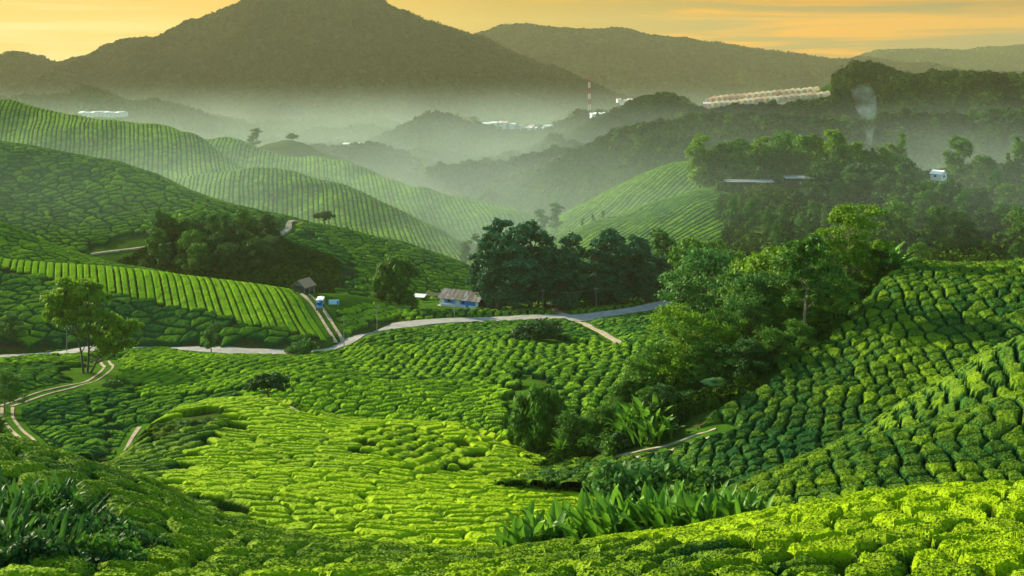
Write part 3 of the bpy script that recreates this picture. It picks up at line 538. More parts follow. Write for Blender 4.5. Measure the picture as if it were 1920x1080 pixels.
for ln, (du, rows, back, front) in SPEC.items():
    L = LAY[ln]; X, Y = L.grid(du, rows, back, front); nr, nc = X.shape
    Zg = L.prof(X, Y); U, Vv = uv_of(X, Y, Zg)
    # ground
    ci = np.unique(np.r_[np.arange(0, nr, 3), nr - 1]); cj = np.unique(np.r_[np.arange(0, nc, 3), nc - 1]); gx, gy, gz = X[np.ix_(ci, cj)], Y[np.ix_(ci, cj)], Zg[np.ix_(ci, cj)]
    gr = np.full(X.shape, .12)
    H = np.full(X.shape, -.4); C = np.zeros(X.shape, np.int64); RN = np.zeros(X.shape); FR = np.zeros(X.shape)
    wob = 5 * fbm(X / 7, Y / 7, 91, 2); wv = 4 * fbm(X / 7 + 31, Y / 7, 92, 2)
    for zi, z in enumerate(ZN[ln]):
        if z['poly'] is None:
            h, cid, rnd, e = bushes(X.ravel(), Y.ravel(), None, z); H = h.reshape(X.shape); C = (cid * 16 + zi).reshape(X.shape); RN = rnd.reshape(X.shape); FR = np.full(X.shape, float(z['leaf_tone'])); continue
        mk = inpoly(U + wob, Vv + wv, z['poly'])
        if not mk.any(): continue
        ii, jj = np.nonzero(mk); i0, i1, j0, j1 = max(ii.min() - 25, 0), ii.max() + 26, max(jj.min() - 25, 0), jj.max() + 26; sl = (slice(i0, i1), slice(j0, j1)); m_ = mk[sl]
        def vote(Cs):      # cells mostly inside the outline, as whole cells
            _, inv = np.unique(Cs.ravel(), return_inverse=True); inv = inv.ravel(); return (np.bincount(inv, m_.ravel()) / np.bincount(inv) > .5)[inv].reshape(Cs.shape)
        if z.get('none'):
            mm = vote(C[sl]); Hs = H[sl]; Hs[mm] = -.4; H[sl] = Hs; gr[mk] = z['grass']; continue
        Xs, Ys = X[sl], Y[sl]; h, cid, rnd, e = bushes(Xs.ravel(), Ys.ravel(), None, z); h, cid, rnd = h.reshape(Xs.shape), cid.reshape(Xs.shape) * 16 + zi, rnd.reshape(Xs.shape)
        mm = vote(cid); old = C[sl].copy()
        for T_, v_ in ((H, h), (C, cid), (RN, rnd), (FR, np.full(Xs.shape, float(z['leaf_tone'])))):
            t_ = T_[sl]; t_[mm] = v_[mm]; T_[sl] = t_
        _, inv = np.unique(old.ravel(), return_inverse=True); inv = inv.ravel(); lost = (np.bincount(inv, mm.ravel()) / np.bincount(inv) > .3)[inv].reshape(mm.shape) & ~mm
        Hs = H[sl]; Hs[lost] = -.4; H[sl] = Hs
    FR = FR + .16 * fbm(X / 26, Y / 26, 93, 3) * (FR > 0)
    # young shoots on top, old leaf below; darkened sides also paint shade into gaps
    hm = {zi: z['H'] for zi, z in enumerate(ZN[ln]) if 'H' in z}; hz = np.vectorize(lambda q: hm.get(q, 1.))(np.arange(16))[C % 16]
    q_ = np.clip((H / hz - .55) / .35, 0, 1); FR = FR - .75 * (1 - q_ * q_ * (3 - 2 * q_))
    far_ = Y.mean() > 170
    for rl, Q, hw in ROADS:
        if rl != ln: continue
        x0, y0 = Q.min(0) - hw - 2; x1, y1 = Q.max(0) + hw + 2; bb = (X > x0) & (X < x1) & (Y > y0) & (Y < y1)
        if bb.any():
            d = segdist(X[bb], Y[bb], [tuple(q) for q in Q[::2]] + [tuple(Q[-1])]); hh = H[bb]; hh = np.where(d < hw, -.4, hh * np.clip((d - hw) / (3 if far_ else .8), .3, 1)); H[bb] = hh
            g2 = gr[bb]; g2[d < hw + .5] = .95; gr[bb] = g2
    far = Y.mean() > 200
    amp = .05 if not far else .12; fq = 5.0 if not far else 1.2
    if ln in ('foreground', 'near_ridge', 'mid_ridge', 'tea_slope', 'spur'):
        H = np.where(H > 0, H + .05 * fbm(X * 3.3, Y * 3.3, 94, 2) + .025 * fbm(X * 9, Y * 9, 96, 2), H)
    else: H = np.where(H > 0, H + .14 * fbm(X * .9, Y * .9, 94, 3) + .11 * (np.random.rand(*H.shape) - .5), H)
    go = mobj('hill_ground', np_mesh('hill_ground', np.column_stack([gx.ravel(), gy.ravel(), gz.ravel()]), grid_faces(*gx.shape), M['ground'], {'grass': gr[np.ix_(ci, cj)].ravel()}, True)); tag(go, kind='structure')
    fcs = grid_faces(nr, nc); hf = H.ravel(); keep = (hf[fcs] > 0).sum(1) > 0; fcs = fcs[keep]
    co = np.column_stack([X.ravel(), Y.ravel(), (Zg + H).ravel()])
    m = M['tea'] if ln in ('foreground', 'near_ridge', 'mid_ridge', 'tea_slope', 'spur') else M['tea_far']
    hmax = hf[fcs].argmax(1); fc = C.ravel()[fcs[np.arange(len(fcs)), hmax]]
    CS = {'foreground': (.065, .5), 'near_ridge': (.09, .6), 'mid_ridge': (.11, .8), 'tea_slope': (.12, .8), 'spur': (.09, .22)}
    rnf, frf = RN.ravel(), FR.ravel()
    if ln in CS:
        sz, dn = CS[ln]; top_ = np.nonzero((hf[fcs] > .25).all(1) & (np.ptp(hf[fcs], axis=1) < .3))[0]; pick = np.random.choice(top_, int(len(top_) * dn))
        q0, q1, q3 = co[fcs[pick, 0]], co[fcs[pick, 1]], co[fcs[pick, 3]]; cc = cards(q0, q1, q3, sz, .15, 1.6, .38, .15)
        n0 = len(co); src = np.repeat(fcs[pick, 0], 4); fcs = np.concatenate([fcs, n0 + np.arange(len(pick) * 4).reshape(-1, 4)]); fc = np.concatenate([fc, fc[pick]]); co = np.concatenate([co, cc])
        rnf = np.concatenate([rnf, np.clip(rnf[src] + np.repeat(np.random.normal(size=len(pick)) * .45, 4), -.6, 1.6)]); frf = np.concatenate([frf, frf[src]])
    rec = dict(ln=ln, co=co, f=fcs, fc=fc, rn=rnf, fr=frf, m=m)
    if ln in ('foreground', 'near_ridge', 'spur', 'tea_slope'):
        uu, vv = uv_of(co[:, 0], co[:, 1], co[:, 2]); P = np.stack([uu, vv], 1)[fcs]; d1 = P[:, 2] - P[:, 0]; d2 = P[:, 3] - P[:, 1]
        ar = .5 * (d1[:, 0] * d2[:, 1] - d1[:, 1] * d2[:, 0])
        ctr = P.mean(1); vis = (ctr[:, 0] > 0) & (ctr[:, 0] < 1920) & (ctr[:, 1] > 0) & (ctr[:, 1] < 1080)
        ar = np.where(vis, np.maximum(-ar if np.median(ar) < 0 else ar, 0), 0)
        ids, inv = np.unique(fc, return_inverse=True); A = np.bincount(inv, ar)
        for i in np.argsort(-A)[:300]: PICK.append((A[i], ln, ids[i]))
    rec_list = globals().setdefault('TEA', []); rec_list.append(rec)
PICK.sort(key=lambda t: -t[0]); PICK = PICK[:300]
LABEL = {'foreground': ('bright clipped tea bush on the foreground slope along the bottom of the photo', 'tea bushes on the foreground slope'),
 'near_ridge': ('dark green clipped tea bush on the low right ridge behind the bright foreground', 'tea bushes on the low right ridge'),
 'spur': ('flat clipped tea bush on the bright rounded spur in the middle', 'tea bushes on the middle spur'),
 'tea_slope': ('dark green rounded tea bush in the columns on the steep right hillside', 'tea bushes on the steep right hillside')}
def sub_mesh(name, rec, sel, origin=None, smooth=False):
    f = rec['f'][sel]; used, invf = np.unique(f, return_inverse=True); co = rec['co'][used]
    if origin is not None: co = co - origin
    return np_mesh(name, co, invf.reshape(-1, 4), rec['m'], {'rnd': rec['rn'][used], 'leaf_tone': rec['fr'][used]}, smooth)
for rec in TEA:
    mine = np.array([i for a, l, i in PICK if l == rec['ln']], np.int64); sel = np.isin(rec['fc'], mine)
    if len(mine):
        idx = np.nonzero(sel)[0]; idx = idx[np.argsort(rec['fc'][idx], kind='stable')]; ids, st = np.unique(rec['fc'][idx], return_index=True)
        for k, i in enumerate(ids):
            s_ = idx[st[k]:(st[k + 1] if k + 1 < len(ids) else len(idx))]; pts = rec['co'][rec['f'][s_].ravel()]
            org = np.array([pts[:, 0].mean(), pts[:, 1].mean(), pts[:, 2].min()])
            lab, grp = LABEL[rec['ln']]; uo, vo = uv_of(*org)
            if rec['ln'] == 'foreground' and rec['fr'][rec['f'][s_[0], 0]] < .5: lab, grp = 'darker green clipped tea bush on the lower left part of the foreground', 'darker tea bushes at the lower left'
            o = mobj('tea_bush', sub_mesh('tea_bush', rec, s_, org), None, tuple(org)); tag(o, lab, 'tea bush', grp)
    o = mobj('tea_bushes', sub_mesh('tea_bushes', rec, ~sel)); tag(o, 'rows of clipped green tea bushes covering the ' + rec['ln'].replace('_', ' '), 'tea bushes', kind='stuff')
TEA = None
# ------------------------------------------------------------------ forested hills: crowns as an uneven canopy surface
def forest(ln, du, rows, back, size, H, seed, leaf_tone=.4, matn='canopy', name='forested_hill', kind='structure', skip=None, only=None, kw=.42, card=None):
    L = LAY[ln]; X, Y = L.grid(du, rows, back); Zg = L.prof(X, Y)
    wx = X + size * .5 * fbm(X / size / 1.5, Y / size / 1.5, seed + 2, 2); wy = Y + size * .5 * fbm(X / size / 1.5 + 9, Y / size / 1.5, seed + 3, 2)
    e, cid = cells(wx, wy, size, size, .85, seed, 0); q = np.clip(e / (size * kw), 0, 1); rnd = h2(cid, cid * 0 + 3, 77)
    h = H * (.35 + .65 * rnd) * np.sqrt(1 - (1 - q) ** 2) + H * .35 * fbm(X / size * 2.3, Y / size * 2.3, seed + 4, 3) + H * 1.3 * fbm(X / size / 5, Y / size / 5, seed + 5, 2)
    if skip is not None:
        U, Vv = uv_of(X, Y, Zg); h = np.where(inpoly(U, Vv, skip), 0, h)
    fc = grid_faces(*X.shape)
    if only is not None:
        U, Vv = uv_of(X, Y, Zg); ok = inpoly(U, Vv, only) ; h = np.where(ok, h, -.6); fc = fc[ok.ravel()[fc].any(1)]
    co = np.column_stack([X.ravel(), Y.ravel(), (Zg + h).ravel()]); rf = rnd.ravel(); ff = (leaf_tone + .25 * fbm(X / size / 6, Y / size / 6, seed + 6, 2)).ravel()
    if card:
        sz, dn = card; inf = np.nonzero((h.ravel()[fc] != 0).all(1))[0]; pick = np.random.choice(inf, int(len(inf) * dn)); cc = cards(co[fc[pick, 0]], co[fc[pick, 1]], co[fc[pick, 3]], sz, .3, 1.2, .6, .5); src = np.repeat(fc[pick, 0], 4)
        fc = np.concatenate([fc, len(co) + np.arange(len(pick) * 4).reshape(-1, 4)]); co = np.concatenate([co, cc]); rf = np.concatenate([rf, np.clip(rf[src] + np.repeat(np.random.normal(size=len(pick)) * .35, 4), -.5, 1.5)]); ff = np.concatenate([ff, ff[src]])
    o = mobj(name, np_mesh(name, co, fc, M[matn], {'rnd': rf, 'leaf_tone': ff}, False))
    tag(o, kind=kind); return o
forest('left_wood', 1.5, (40, 80), (6, 60), 8, 6, 201, .25, card=(2.0, .9))
forest('right_wood', 1.5, (50, 130), (8, 60), 9, 7, 203, .40, card=(1.9, 1.0))
GH_SKIP = [(1310, 208), (1330, 176), (1440, 160), (1560, 155), (1560, 200), (1440, 212)]
forest('greenhouse_hill', 1.4, (70, 140), (8, 60), 10, 8, 205, .3, skip=GH_SKIP, card=(2.4, 1.0))
forest('town_hill', 1.5, (50, 80), (8, 80), 10, 8, 207, .25, card=(2.8, .8))
forest('valley_wood', 1.7, (50, 70), (4, 60), 13, 9, 231, .25, name='valley_wood', kind='stuff', card=(3.2, .7))
forest('low_wood', 1.7, (30,), (8, 80), 14, 10, 209, .3, card=(3.5, .8))
forest('mountain', 1.15, (60, 300), (8, 250), 15, 8, 211, .2, 'canopy_far', 'mountain', card=(5.5, .6))
forest('second_range', 1.15, (30, 130), (8, 250), 19, 9, 213, .2, 'canopy_far', 'mountain_range', card=(7., .6))
forest('third_range', 1.4, (60,), (6, 250), 26, 12, 215, .25, 'canopy_far', 'distant_range')
forest('house_hill', 1.5, (90, 130), (8, 60), 4.5, 3.4, 221, .55, 'canopy', 'undergrowth', 'stuff', card=(1.0, .9), only=[(1330, 300), (2450, 260), (2450, 580), (1300, 580), (1360, 430)])
forest('tea_slope', 1.6, (60, 260), (24, 10), 1.5, 1.3, 223, .65, 'canopy', 'undergrowth', 'stuff', card=(.28, 1.2), only=[(900, 930), (900, 800), (1250, 640), (1600, 500), (1660, 470), (1690, 484), (1690, 505), (1625, 570), (1560, 640), (1480, 690), (1400, 750), (1300, 780), (1270, 805), (1190, 828), (1120, 848), (1060, 880)])
forest('dark_hill', 1.5, (80, 120, 110), (4, 10), 2.6, 2.0, 225, .65, 'canopy', 'undergrowth', 'stuff', card=(.7, .9), only=[(290, 455), (420, 415), (500, 430), (560, 470), (640, 500), (640, 560), (260, 560), (210, 500)])
Lk = LAY['brown_knoll']; X, Y = Lk.grid(2, (60,), (10, 40)); Zg = Lk.prof(X, Y) + .5 * fbm(X / 5, Y / 5, 3, 3)
o = mobj('grassy_knoll', np_mesh('grassy_knoll', np.column_stack([X.ravel(), Y.ravel(), Zg.ravel()]), grid_faces(*X.shape), M['ground'], {'grass': np.full(X.size, .45)}, True)); tag(o, kind='structure')
# the valley floor, one sheet out to the horizon
xs = np.r_[-5100, np.linspace(-4000, 4000, 161), 5100]; ys = np.r_[-400, np.linspace(0, 6000, 200), 6500]; X, Y = np.meshgrid(xs, ys)
Zv = 0 * X + ZC - 119 + 3 * fbm(X / 300, Y / 300, 301, 3)
o = mobj('valley_ground', np_mesh('valley_ground', np.column_stack([X.ravel(), Y.ravel(), Zv.ravel()]), grid_faces(*X.shape), M['ground'], {'grass': np.full(X.size, .9)}, True)); tag(o, kind='structure')
# ------------------------------------------------------------------ trees and plants: tapered trunk with limbs, and a crown of many leaf clumps
rng = np.random.default_rng(11)
def tube(path, rad, k=7):
    path = np.array(path, float); n = len(path); T = np.gradient(path, axis=0); T /= np.linalg.norm(T, axis=1)[:, None] + 1e-9
    ref = np.array((1., 0, 0)) if abs(T[0][0]) < .8 else np.array((0, 1., 0)); A = np.cross(T, ref); A /= np.linalg.norm(A, axis=1)[:, None]; B = np.cross(T, A)
    th = np.arange(k) / k * 2 * math.pi; co = path[:, None] + (A[:, None] * np.cos(th)[None, :, None] + B[:, None] * np.sin(th)[None, :, None]) * np.array(rad)[:, None, None]
    i = np.arange(n * k).reshape(n, k); f = np.stack([i[:-1], np.roll(i[:-1], -1, 1), np.roll(i[1:], -1, 1), i[1:]], -1).reshape(-1, 4)
    return co.reshape(-1, 3), f
def join(parts):
    co, fs, off = [], [], 0
    for c, f in parts: co.append(c); fs.append(f + off); off += len(c)
    return np.concatenate(co), np.concatenate(fs)
def leaves(lobes, n, size, droop=0, flatn=0., fill=.30, asp=1.5, sub=9):
    """n leaf clumps (quads) spread through the lobes; lobes = (x, y, z, rx, ry, rz)"""
    if sub:        # every lobe breaks up into smaller clumps of leaves
        S_ = []
        for l in lobes:
            for _ in range(sub):
                d = rng.normal(size=3); d /= np.linalg.norm(d); d[2] = d[2] if d[2] > -.5 else -d[2] * .5; q = rng.uniform(.26, .46); S_.append((l[0] + d[0] * l[3] * .82, l[1] + d[1] * l[4] * .82, l[2] + d[2] * l[5] * .82, l[3] * q, l[4] * q, max(l[5] * q, l[3] * q * .6)))
        lobes = S_
    L = np.array(lobes, float); w = (L[:, 3] * L[:, 4] + L[:, 4] * L[:, 5] + L[:, 3] * L[:, 5]); w /= w.sum(); k = rng.choice(len(L), n, p=w); L = L[k]
    d = rng.normal(size=(n, 3)); d /= np.linalg.norm(d, axis=1)[:, None]
    low = d[:, 2] < -.35; d[low, 2] *= -rng.random(low.sum()); r = 1 - np.abs(rng.normal(size=n)) * fill
    bump = 1 + .28 * fbm(d[:, 0] * 2.5 + k * 3.1, d[:, 1] * 2.5 + d[:, 2] * 2.5, 5, 2)
    p = L[:, :3] + d * L[:, 3:] * (r * bump)[:, None] + rng.normal(size=(n, 3)) * size * .6
    nn = d * .8 + rng.normal(size=(n, 3)) * .55; nn[:, 2] += flatn; nn /= np.linalg.norm(nn, axis=1)[:, None]
    a = np.cross(nn, rng.normal(size=(n, 3))); a /= np.linalg.norm(a, axis=1)[:, None]
    if droop: a = a * (1 - droop) + np.array((0, 0, -1.)) * droop; a -= nn * (a * nn).sum(1)[:, None]; a /= np.linalg.norm(a, axis=1)[:, None] + 1e-9
    b = np.cross(nn, a); s = size * (.55 + .9 * rng.random(n))[:, None]
    co = np.stack([p - a * s * asp * .5, p + b * s * .5 - a * s * .1, p + a * s * asp * .5 - nn * s * .15, p - b * s * .5 - a * s * .1], 1).reshape(-1, 3)
    rnd = np.repeat(np.clip(.5 + .25 * rng.normal(size=n), 0, 1), 4)
    return co, np.arange(n * 4).reshape(-1, 4), rnd
def make_tree(lobes, n, size, leafm, barkm, H, r0, trunks=None, droop=0, flatn=0., fill=.3, limbs=True, asp=1.5):
    c, f, rnd = leaves(lobes, n, size, droop, flatn, fill, asp); crown = np_mesh('crown', c, f, M[leafm], {'rnd': rnd})
    parts = []; trunks = trunks or [[(0, 0, -.5), (.02 * H, 0, H * .3), (0, .02 * H, H * .6), (.02 * H, 0, H * .85)]]
    for tr in trunks:
        tr = np.array(tr, float); m = len(tr); tt = np.linspace(0, 1, m * 4); pth = np.stack([np.interp(tt, np.linspace(0, 1, m), tr[:, q]) for q in range(3)], 1)
        pth[1:-1, :2] += rng.normal(size=(len(pth) - 2, 2)) * r0 * .25
        parts.append(tube(pth, r0 / len(trunks) ** .4 * (1.25 - tt * 1.05)))
        if limbs:
            for Lb in lobes:
                q = np.array(Lb[:3]); z0 = max(tr[0][2] + .15 * H, q[2] - Lb[5] - .12 * H); j = np.argmin(abs(pth[:, 2] - z0)); a = pth[j]
                if len(trunks) > 1 and np.linalg.norm(q[:2] - tr[-1][:2]) > .28 * H: continue
                mid = (a + q) / 2 + np.array((0, 0, -.03 * H)); parts.append(tube([a, mid, q, q + (q - mid) * .35], [r0 * .42, r0 * .3, r0 * .16, r0 * .05], 5))
    c, f = join(parts); trunk = np_mesh('trunk', c, f, M[barkm], None, True)
    return crown, trunk, H
def lobes_round(H, w, n, z0=.35, seed=0, flat=.7, rr=.28):
    r = np.random.default_rng(seed); L = []
    for i in range(n):
        a = r.random() * 6.28; z = z0 + (1 - z0) * (i + .5) / n; env = math.sin(math.pi * min(.93, .12 + .80 * (z - z0) / (1 - z0) * .9 + .1)) ** .7
        d = w * .5 * env * (.35 + .5 * r.random()); q = rr * w * (.7 + .5 * r.random())
        L.append((math.cos(a + i * 2.4) * d, math.sin(a + i * 2.4) * d, H * z - q * flat * .6, q, q, q * flat))
    return L
def lobes_layer(H, w, n, z0, seed):
    r = np.random.default_rng(seed); L = []
    for i in range(n):
        z = z0 + (1 - z0) * (i + .6) / n; a = i * 2.4 + r.random(); env = .55 + .45 * math.sin(math.pi * (i + .5) / n); d = w * .5 * env * (.25 + .55 * r.random()); q = w * .21 * (.7 + .6 * r.random())
        L.append((math.cos(a) * d, math.sin(a) * d, H * z - q * .3, q * 1.15, q * 1.15, q * .38))
    return L
TR = {}
for i in range(3): TR['layered', i] = make_tree(lobes_layer(16, 11 + i, 13 + i * 2, .45, 10 + i), 9000, .30, ('leaf_mid', 'leaf_yellow', 'leaf_teal')[i], 'bark', 16, .24, flatn=.5)
for i in range(3): TR['round', i] = make_tree(lobes_round(12, 10 + i, 15, .25, 20 + i), 9000, .25, ('leaf_mid', 'leaf_mid', 'leaf_yellow')[i], 'bark', 12, .22)
for i in range(2): TR['shade', i] = make_tree(lobes_round(9, 9, 12, .15, 26 + i), 7000, .24, 'leaf_deep' if i else 'leaf_mid', 'bark_dark', 9, .18)
for i in range(4):
    Lb = [(random.uniform(-.13, .13) * 26, random.uniform(-.13, .13) * 26, 26 * (.14 + .82 * j / 16) - .5, 26 * .165 * random.uniform(.7, 1.25) * (1.1 - .45 * (j / 16) ** 2), 26 * .165 * random.uniform(.7, 1.2) * (1.1 - .45 * (j / 16) ** 2), 26 * .08) for j in range(17)]
    TR['dark', i] = make_tree(Lb, 20000, .46, 'leaf_dark', 'bark_dark', 26, .55, fill=.38)
for i in range(2): TR['slender', i] = make_tree([(random.uniform(-.1, .1) * 20, random.uniform(-.1, .1) * 20, 20 * (.3 + .65 * j / 12), 2.0, 2.0, 1.5) for j in range(13)], 4500, .42, 'leaf_teal', 'bark', 20, .22, fill=.5)
for i in range(5):
    w = (13, 16, 11, 15, 12)[i]; TR['hill', i] = make_tree(lobes_round(18, w, 13, .12, 40 + i, .75, .26), 4200, .62, ('leaf_mid', 'leaf_mid', 'leaf_yellow', 'leaf_deep', 'leaf_teal')[i], 'bark_dark', 18, .3)
TR['hill', 5] = make_tree([(random.uniform(-1.6, 1.6), random.uniform(-1.6, 1.6), 3 + 21 * j / 15, 3.4 - 2.2 * j / 15, 3.4 - 2.2 * j / 15, 1.8) for j in range(16)], 3600, .6, 'leaf_mid', 'bark_dark', 25, .3)
for i in range(3): TR['crest', i] = make_tree(lobes_round(14, 12, 9, .1, 60 + i), 1500, 1.0, 'leaf_mid' if i else 'leaf_deep', 'bark_dark', 14, .3, limbs=False)
TR['willow', 0] = make_tree(lobes_round(14, 15, 18, .08, 70, 1.2, .25), 17000, .5, 'leaf_mid', 'bark_dark', 14, .35, droop=.6, fill=.35, asp=2.6)
TR['dome', 0] = make_tree([(math.cos(a) * r_, math.sin(a) * r_, z, q, q, q * .6) for a, r_, z, q in [(0, 0, 3.1, 1.5), (.5, 1.4, 2.7, 1.1), (1.6, 1.5, 2.6, 1.0), (2.7, 1.5, 2.75, 1.1), (3.8, 1.45, 2.6, 1.05), (4.9, 1.4, 2.65, 1.1), (5.7, 2.0, 2.3, .7), (3.2, 2.0, 2.3, .75)]], 9000, .17, 'leaf_deep', 'bark_dark', 3.9, .16,
    trunks=[[(0, 0, -.3), (.05, 0, .8), (-.1, 0, 1.6), (0, 0, 2.6)]])
bt = []
for a, b, c, q in [(-5.2, 0, 14, 2.6), (-2.6, 1, 16.2, 2.3), (-4.0, -1, 12, 2.4), (0.6, 0, 16, 2.4), (2.6, 0, 14.2, 2.3), (-1.0, 1, 13.2, 2.6), (1.6, -1, 11.6, 2.2), (-5.8, 1, 10.8, 1.6), (-2.6, 0, 9.8, 1.9), (5.0, 0, 9.4, 2.1), (7.4, 0, 8.9, 1.9), (9.4, 1, 8.0, 1.5), (6.4, -1, 7.0, 1.8), (3.4, 0, 6.6, 1.7), (8.6, 0, 5.6, 1.4), (0.8, 0, 7.6, 1.5), (4.4, 0, 4.4, 1.5)]:
    bt.append((a, b, c, q * 1.3, q * 1.3, q * .98))
TR['big', 0] = make_tree(bt, 30000, .36, 'leaf_yellow', 'bark_dark', 18, .3, trunks=[[(0, 0, -.5), (-.8, 0, 5), (-1.6, 0, 10), (-3, 0, 14)], [(.6, 0, -.5), (.9, 0, 6), (1.2, 0, 12), (1.4, 0, 15)], [(1, 0, -.5), (3, 0, 3.4), (5.4, 0, 6), (7.6, 0, 8.4)]], fill=.36)
for i in range(4):
    g = np.random.default_rng(80 + i); c, f, rnd = leaves([(g.uniform(-.8, .8), g.uniform(-.8, .8), .5 + .5 * g.random(), .9, .9, .7) for _ in range(6)], 3600, .15, fill=.3)
    TR['shrub', i] = (np_mesh('foliage', c, f, M[('leaf_mid', 'leaf_teal', 'leaf_deep', 'leaf_yellow')[i]], {'rnd': rnd}), None, 1.8)
# banana-like clumps: long folded blades that arch over
def blade(L, wd, az, lean, arch, base, twist=0, seg=7):
    t = np.linspace(0, 1, seg + 1); ang = lean + arch * t ** 1.5; dx = np.cumsum(np.r_[0, np.sin(ang[:-1])]) * L / seg; dz = np.cumsum(np.r_[0, np.cos(ang[:-1])]) * L / seg
    w = wd * np.where(t < .22, .10 + .2 * t / .22, np.sin(np.pi * np.clip((t - .22) / .78 * .88 + .12, 0, 1)) ** .6 * .5 + .02)
    ca, sa = math.cos(az), math.sin(az); ctr = np.stack([base[0] + dx * ca, base[1] + dx * sa, base[2] + dz], 1)
    side = np.array((-sa, ca, 0)); up = np.stack([-np.cos(ang) * ca, -np.cos(ang) * sa, np.sin(ang)], 1)
    wav = .12 * wd * np.sin(np.arange(seg + 1) * 2.1 + az * 3)
    l = ctr + side * w[:, None] + up * (w * .45 + wav)[:, None]; r = ctr - side * w[:, None] + up * (w * .45 - wav)[:, None]
    co = np.stack([l, ctr, r], 1).reshape(-1, 3); return co, grid_faces(seg + 1, 3)
def clump(n, L, wd, seed, spread=.5, mt='blade'):
    g = np.random.default_rng(seed); P, rr = [], []
    for i in range(n):
        k = g.random(); c, f = blade(L * g.uniform(.6, 1.1), wd * g.uniform(.7, 1.15), g.random() * 6.28, .05 + .65 * k, .5 + 1.1 * k * g.random(), (g.normal() * spread, g.normal() * spread, 0))
        P.append((c, f)); rr.append(np.full(len(c), g.random()))
    c, f = join(P); foliage = np_mesh('foliage', c, f, M[mt], {'rnd': np.concatenate(rr)}, True)
    st = [tube([(g.normal() * spread * .7, g.normal() * spread * .7, -.3), (g.normal() * spread * .7, g.normal() * spread * .7, L * .45)], [.09, .05], 6) for _ in range(5)]
    c, f = join(st); return foliage, np_mesh('stem', c, f, M['blade'], {'rnd': np.full(len(c), .6)}, True), L * 1.05
for i in range(4): TR['banana', i] = clump(34, 2.9, .52, 90 + i, .55)
for i in range(3): TR['ginger', i] = clump(52, 1.9, .22, 96 + i, .45, 'blade_dark')
def fern(seed):
    g = np.random.default_rng(seed); P = []
    for i in range(13):
        az = i / 13 * 6.28 + g.random() * .3; L = 2.0 * g.uniform(.85, 1.1); seg = 12; t = np.linspace(0, 1, seg + 1); ang = .7 + 1.3 * t
        dx = np.cumsum(np.r_[0, np.sin(ang[:-1])]) * L / seg; dz = np.cumsum(np.r_[0, np.cos(ang[:-1])]) * L / seg
        for sd in (-1, 1):
            for j in range(1, seg):
                pl = .5 * math.sin(math.pi * min(1, t[j] * .85 + .12)); b = np.array((dx[j] * math.cos(az), dx[j] * math.sin(az), 2.4 + dz[j])); s_ = np.array((-math.sin(az), math.cos(az), -.25)) * sd; fw = np.array((math.cos(az), math.sin(az), 0)) * .09
                P.append((np.array([b - fw, b + fw, b + s_ * pl + fw * 1.5, b + s_ * pl * .98 + fw * .5]), np.array([[0, 1, 2, 3]])))
    c, f = join(P); c2, f2 = tube([(0, 0, -.3), (.05, 0, 1.2), (0, 0, 2.45)], [.14, .1, .09])
    return np_mesh('frond', c, f, M['fern'], {'rnd': g.random(len(c))}), np_mesh('trunk', c2, f2, M['bark_dark'], None, True), 2.7
for i in range(2): TR['tree_fern', i] = fern(110 + i)

def plant(kind, i, xyz, h, label, cat, group=None, name=None, wide=1.0, rz=None, parts=True):
    crown, trunk, H = TR[kind, i]; sc = h / H; rz = random.random() * 6.28 if rz is None else rz
    name = name or {'banana': 'banana_plant', 'ginger': 'ginger_plant', 'tree_fern': 'tree_fern', 'shrub': 'shrub'}.get(kind, 'tree')
    if trunk is None: o = mobj(name, crown, None, xyz); o.rotation_euler = (0, 0, rz); o.scale = (sc * wide, sc * wide, sc)
    else:
        o = empty(name, xyz, rz, (sc * wide, sc * wide, sc)); mobj(crown.name.split('.')[0], crown, o); mobj(trunk.name.split('.')[0], trunk, o)
    return tag(o, label, cat, group)
def on(layer, u, v): x, y, z = LAY[layer].inv(u, v); return (x, y, z)
def atD(u, D, lift=0): x = (u - 960) / F * D; return (x, D, float(top(x, D)[0]) + lift)
def px(h, D): return h / F * D
# --- single trees of the middle distance
p = on('plateau', 158, 700); plant('big', 0, p, px(172, p[1]), 'tall yellow green forked tree standing above the bend of the left track', 'tree', rz=0)
p = on('spur', 503, 756); plant('dome', 0, p, px(56, p[1]), 'dark umbrella shaped tree alone on top of the bright middle spur', 'tree', rz=.3, wide=1.12)
p = on('plateau', 397, 668); plant('slender', 0, p, px(62, p[1]), 'small loose grey green tree beside the main road below the tea rows', 'tree', wide=1.4)
p = on('plateau', 566, 672); plant('shrub', 1, p, px(36, p[1]), 'grey green roadside bush just left of the track junction', 'bush', name='roadside_bush')
p = atD(740, 352); plant('willow', 0, p, px(80, p[1]), 'big dense rounded tree with drooping foliage left of the blue bungalow', 'tree', wide=1.05)
p = on('dark_hill', 608, 409); plant('dome', 0, p, px(30, p[1]), 'small dark tree by the footpath bend on the left ridge', 'tree')
p = on('brown_knoll', 477, 283); plant('slender', 1, (p[0], p[1], p[2] - 1), px(44, p[1]), 'lone round topped tree in front of the valley mist at the upper left', 'tree', wide=1.7)
p = on('brown_knoll', 547, 262); plant('shrub', 2, p, px(13, p[1]), 'small dark tree on top of the grassy knoll', 'tree', name='tree')
p = on('lane_hill', 22, 640); plant('shade', 1, p, px(50, p[1]), 'dark rounded tree at the left edge above the road cutting', 'tree')
p = on('plateau', 8, 772); plant('round', 0, p, px(72, p[1]), 'light green bushy tree cut by the left edge beside the track', 'tree')
p = on('plateau', 2, 820); plant('shade', 0, p, px(40, p[1]), 'dark bush at the left edge below the light green tree', 'bush', name='bush')
p = on('plateau', 1005, 640); plant('shrub', 2, p, px(40, p[1]), 'dark bush mound in the hollow of the tea plateau below the road', 'bush', wide=1.5, name='bush')
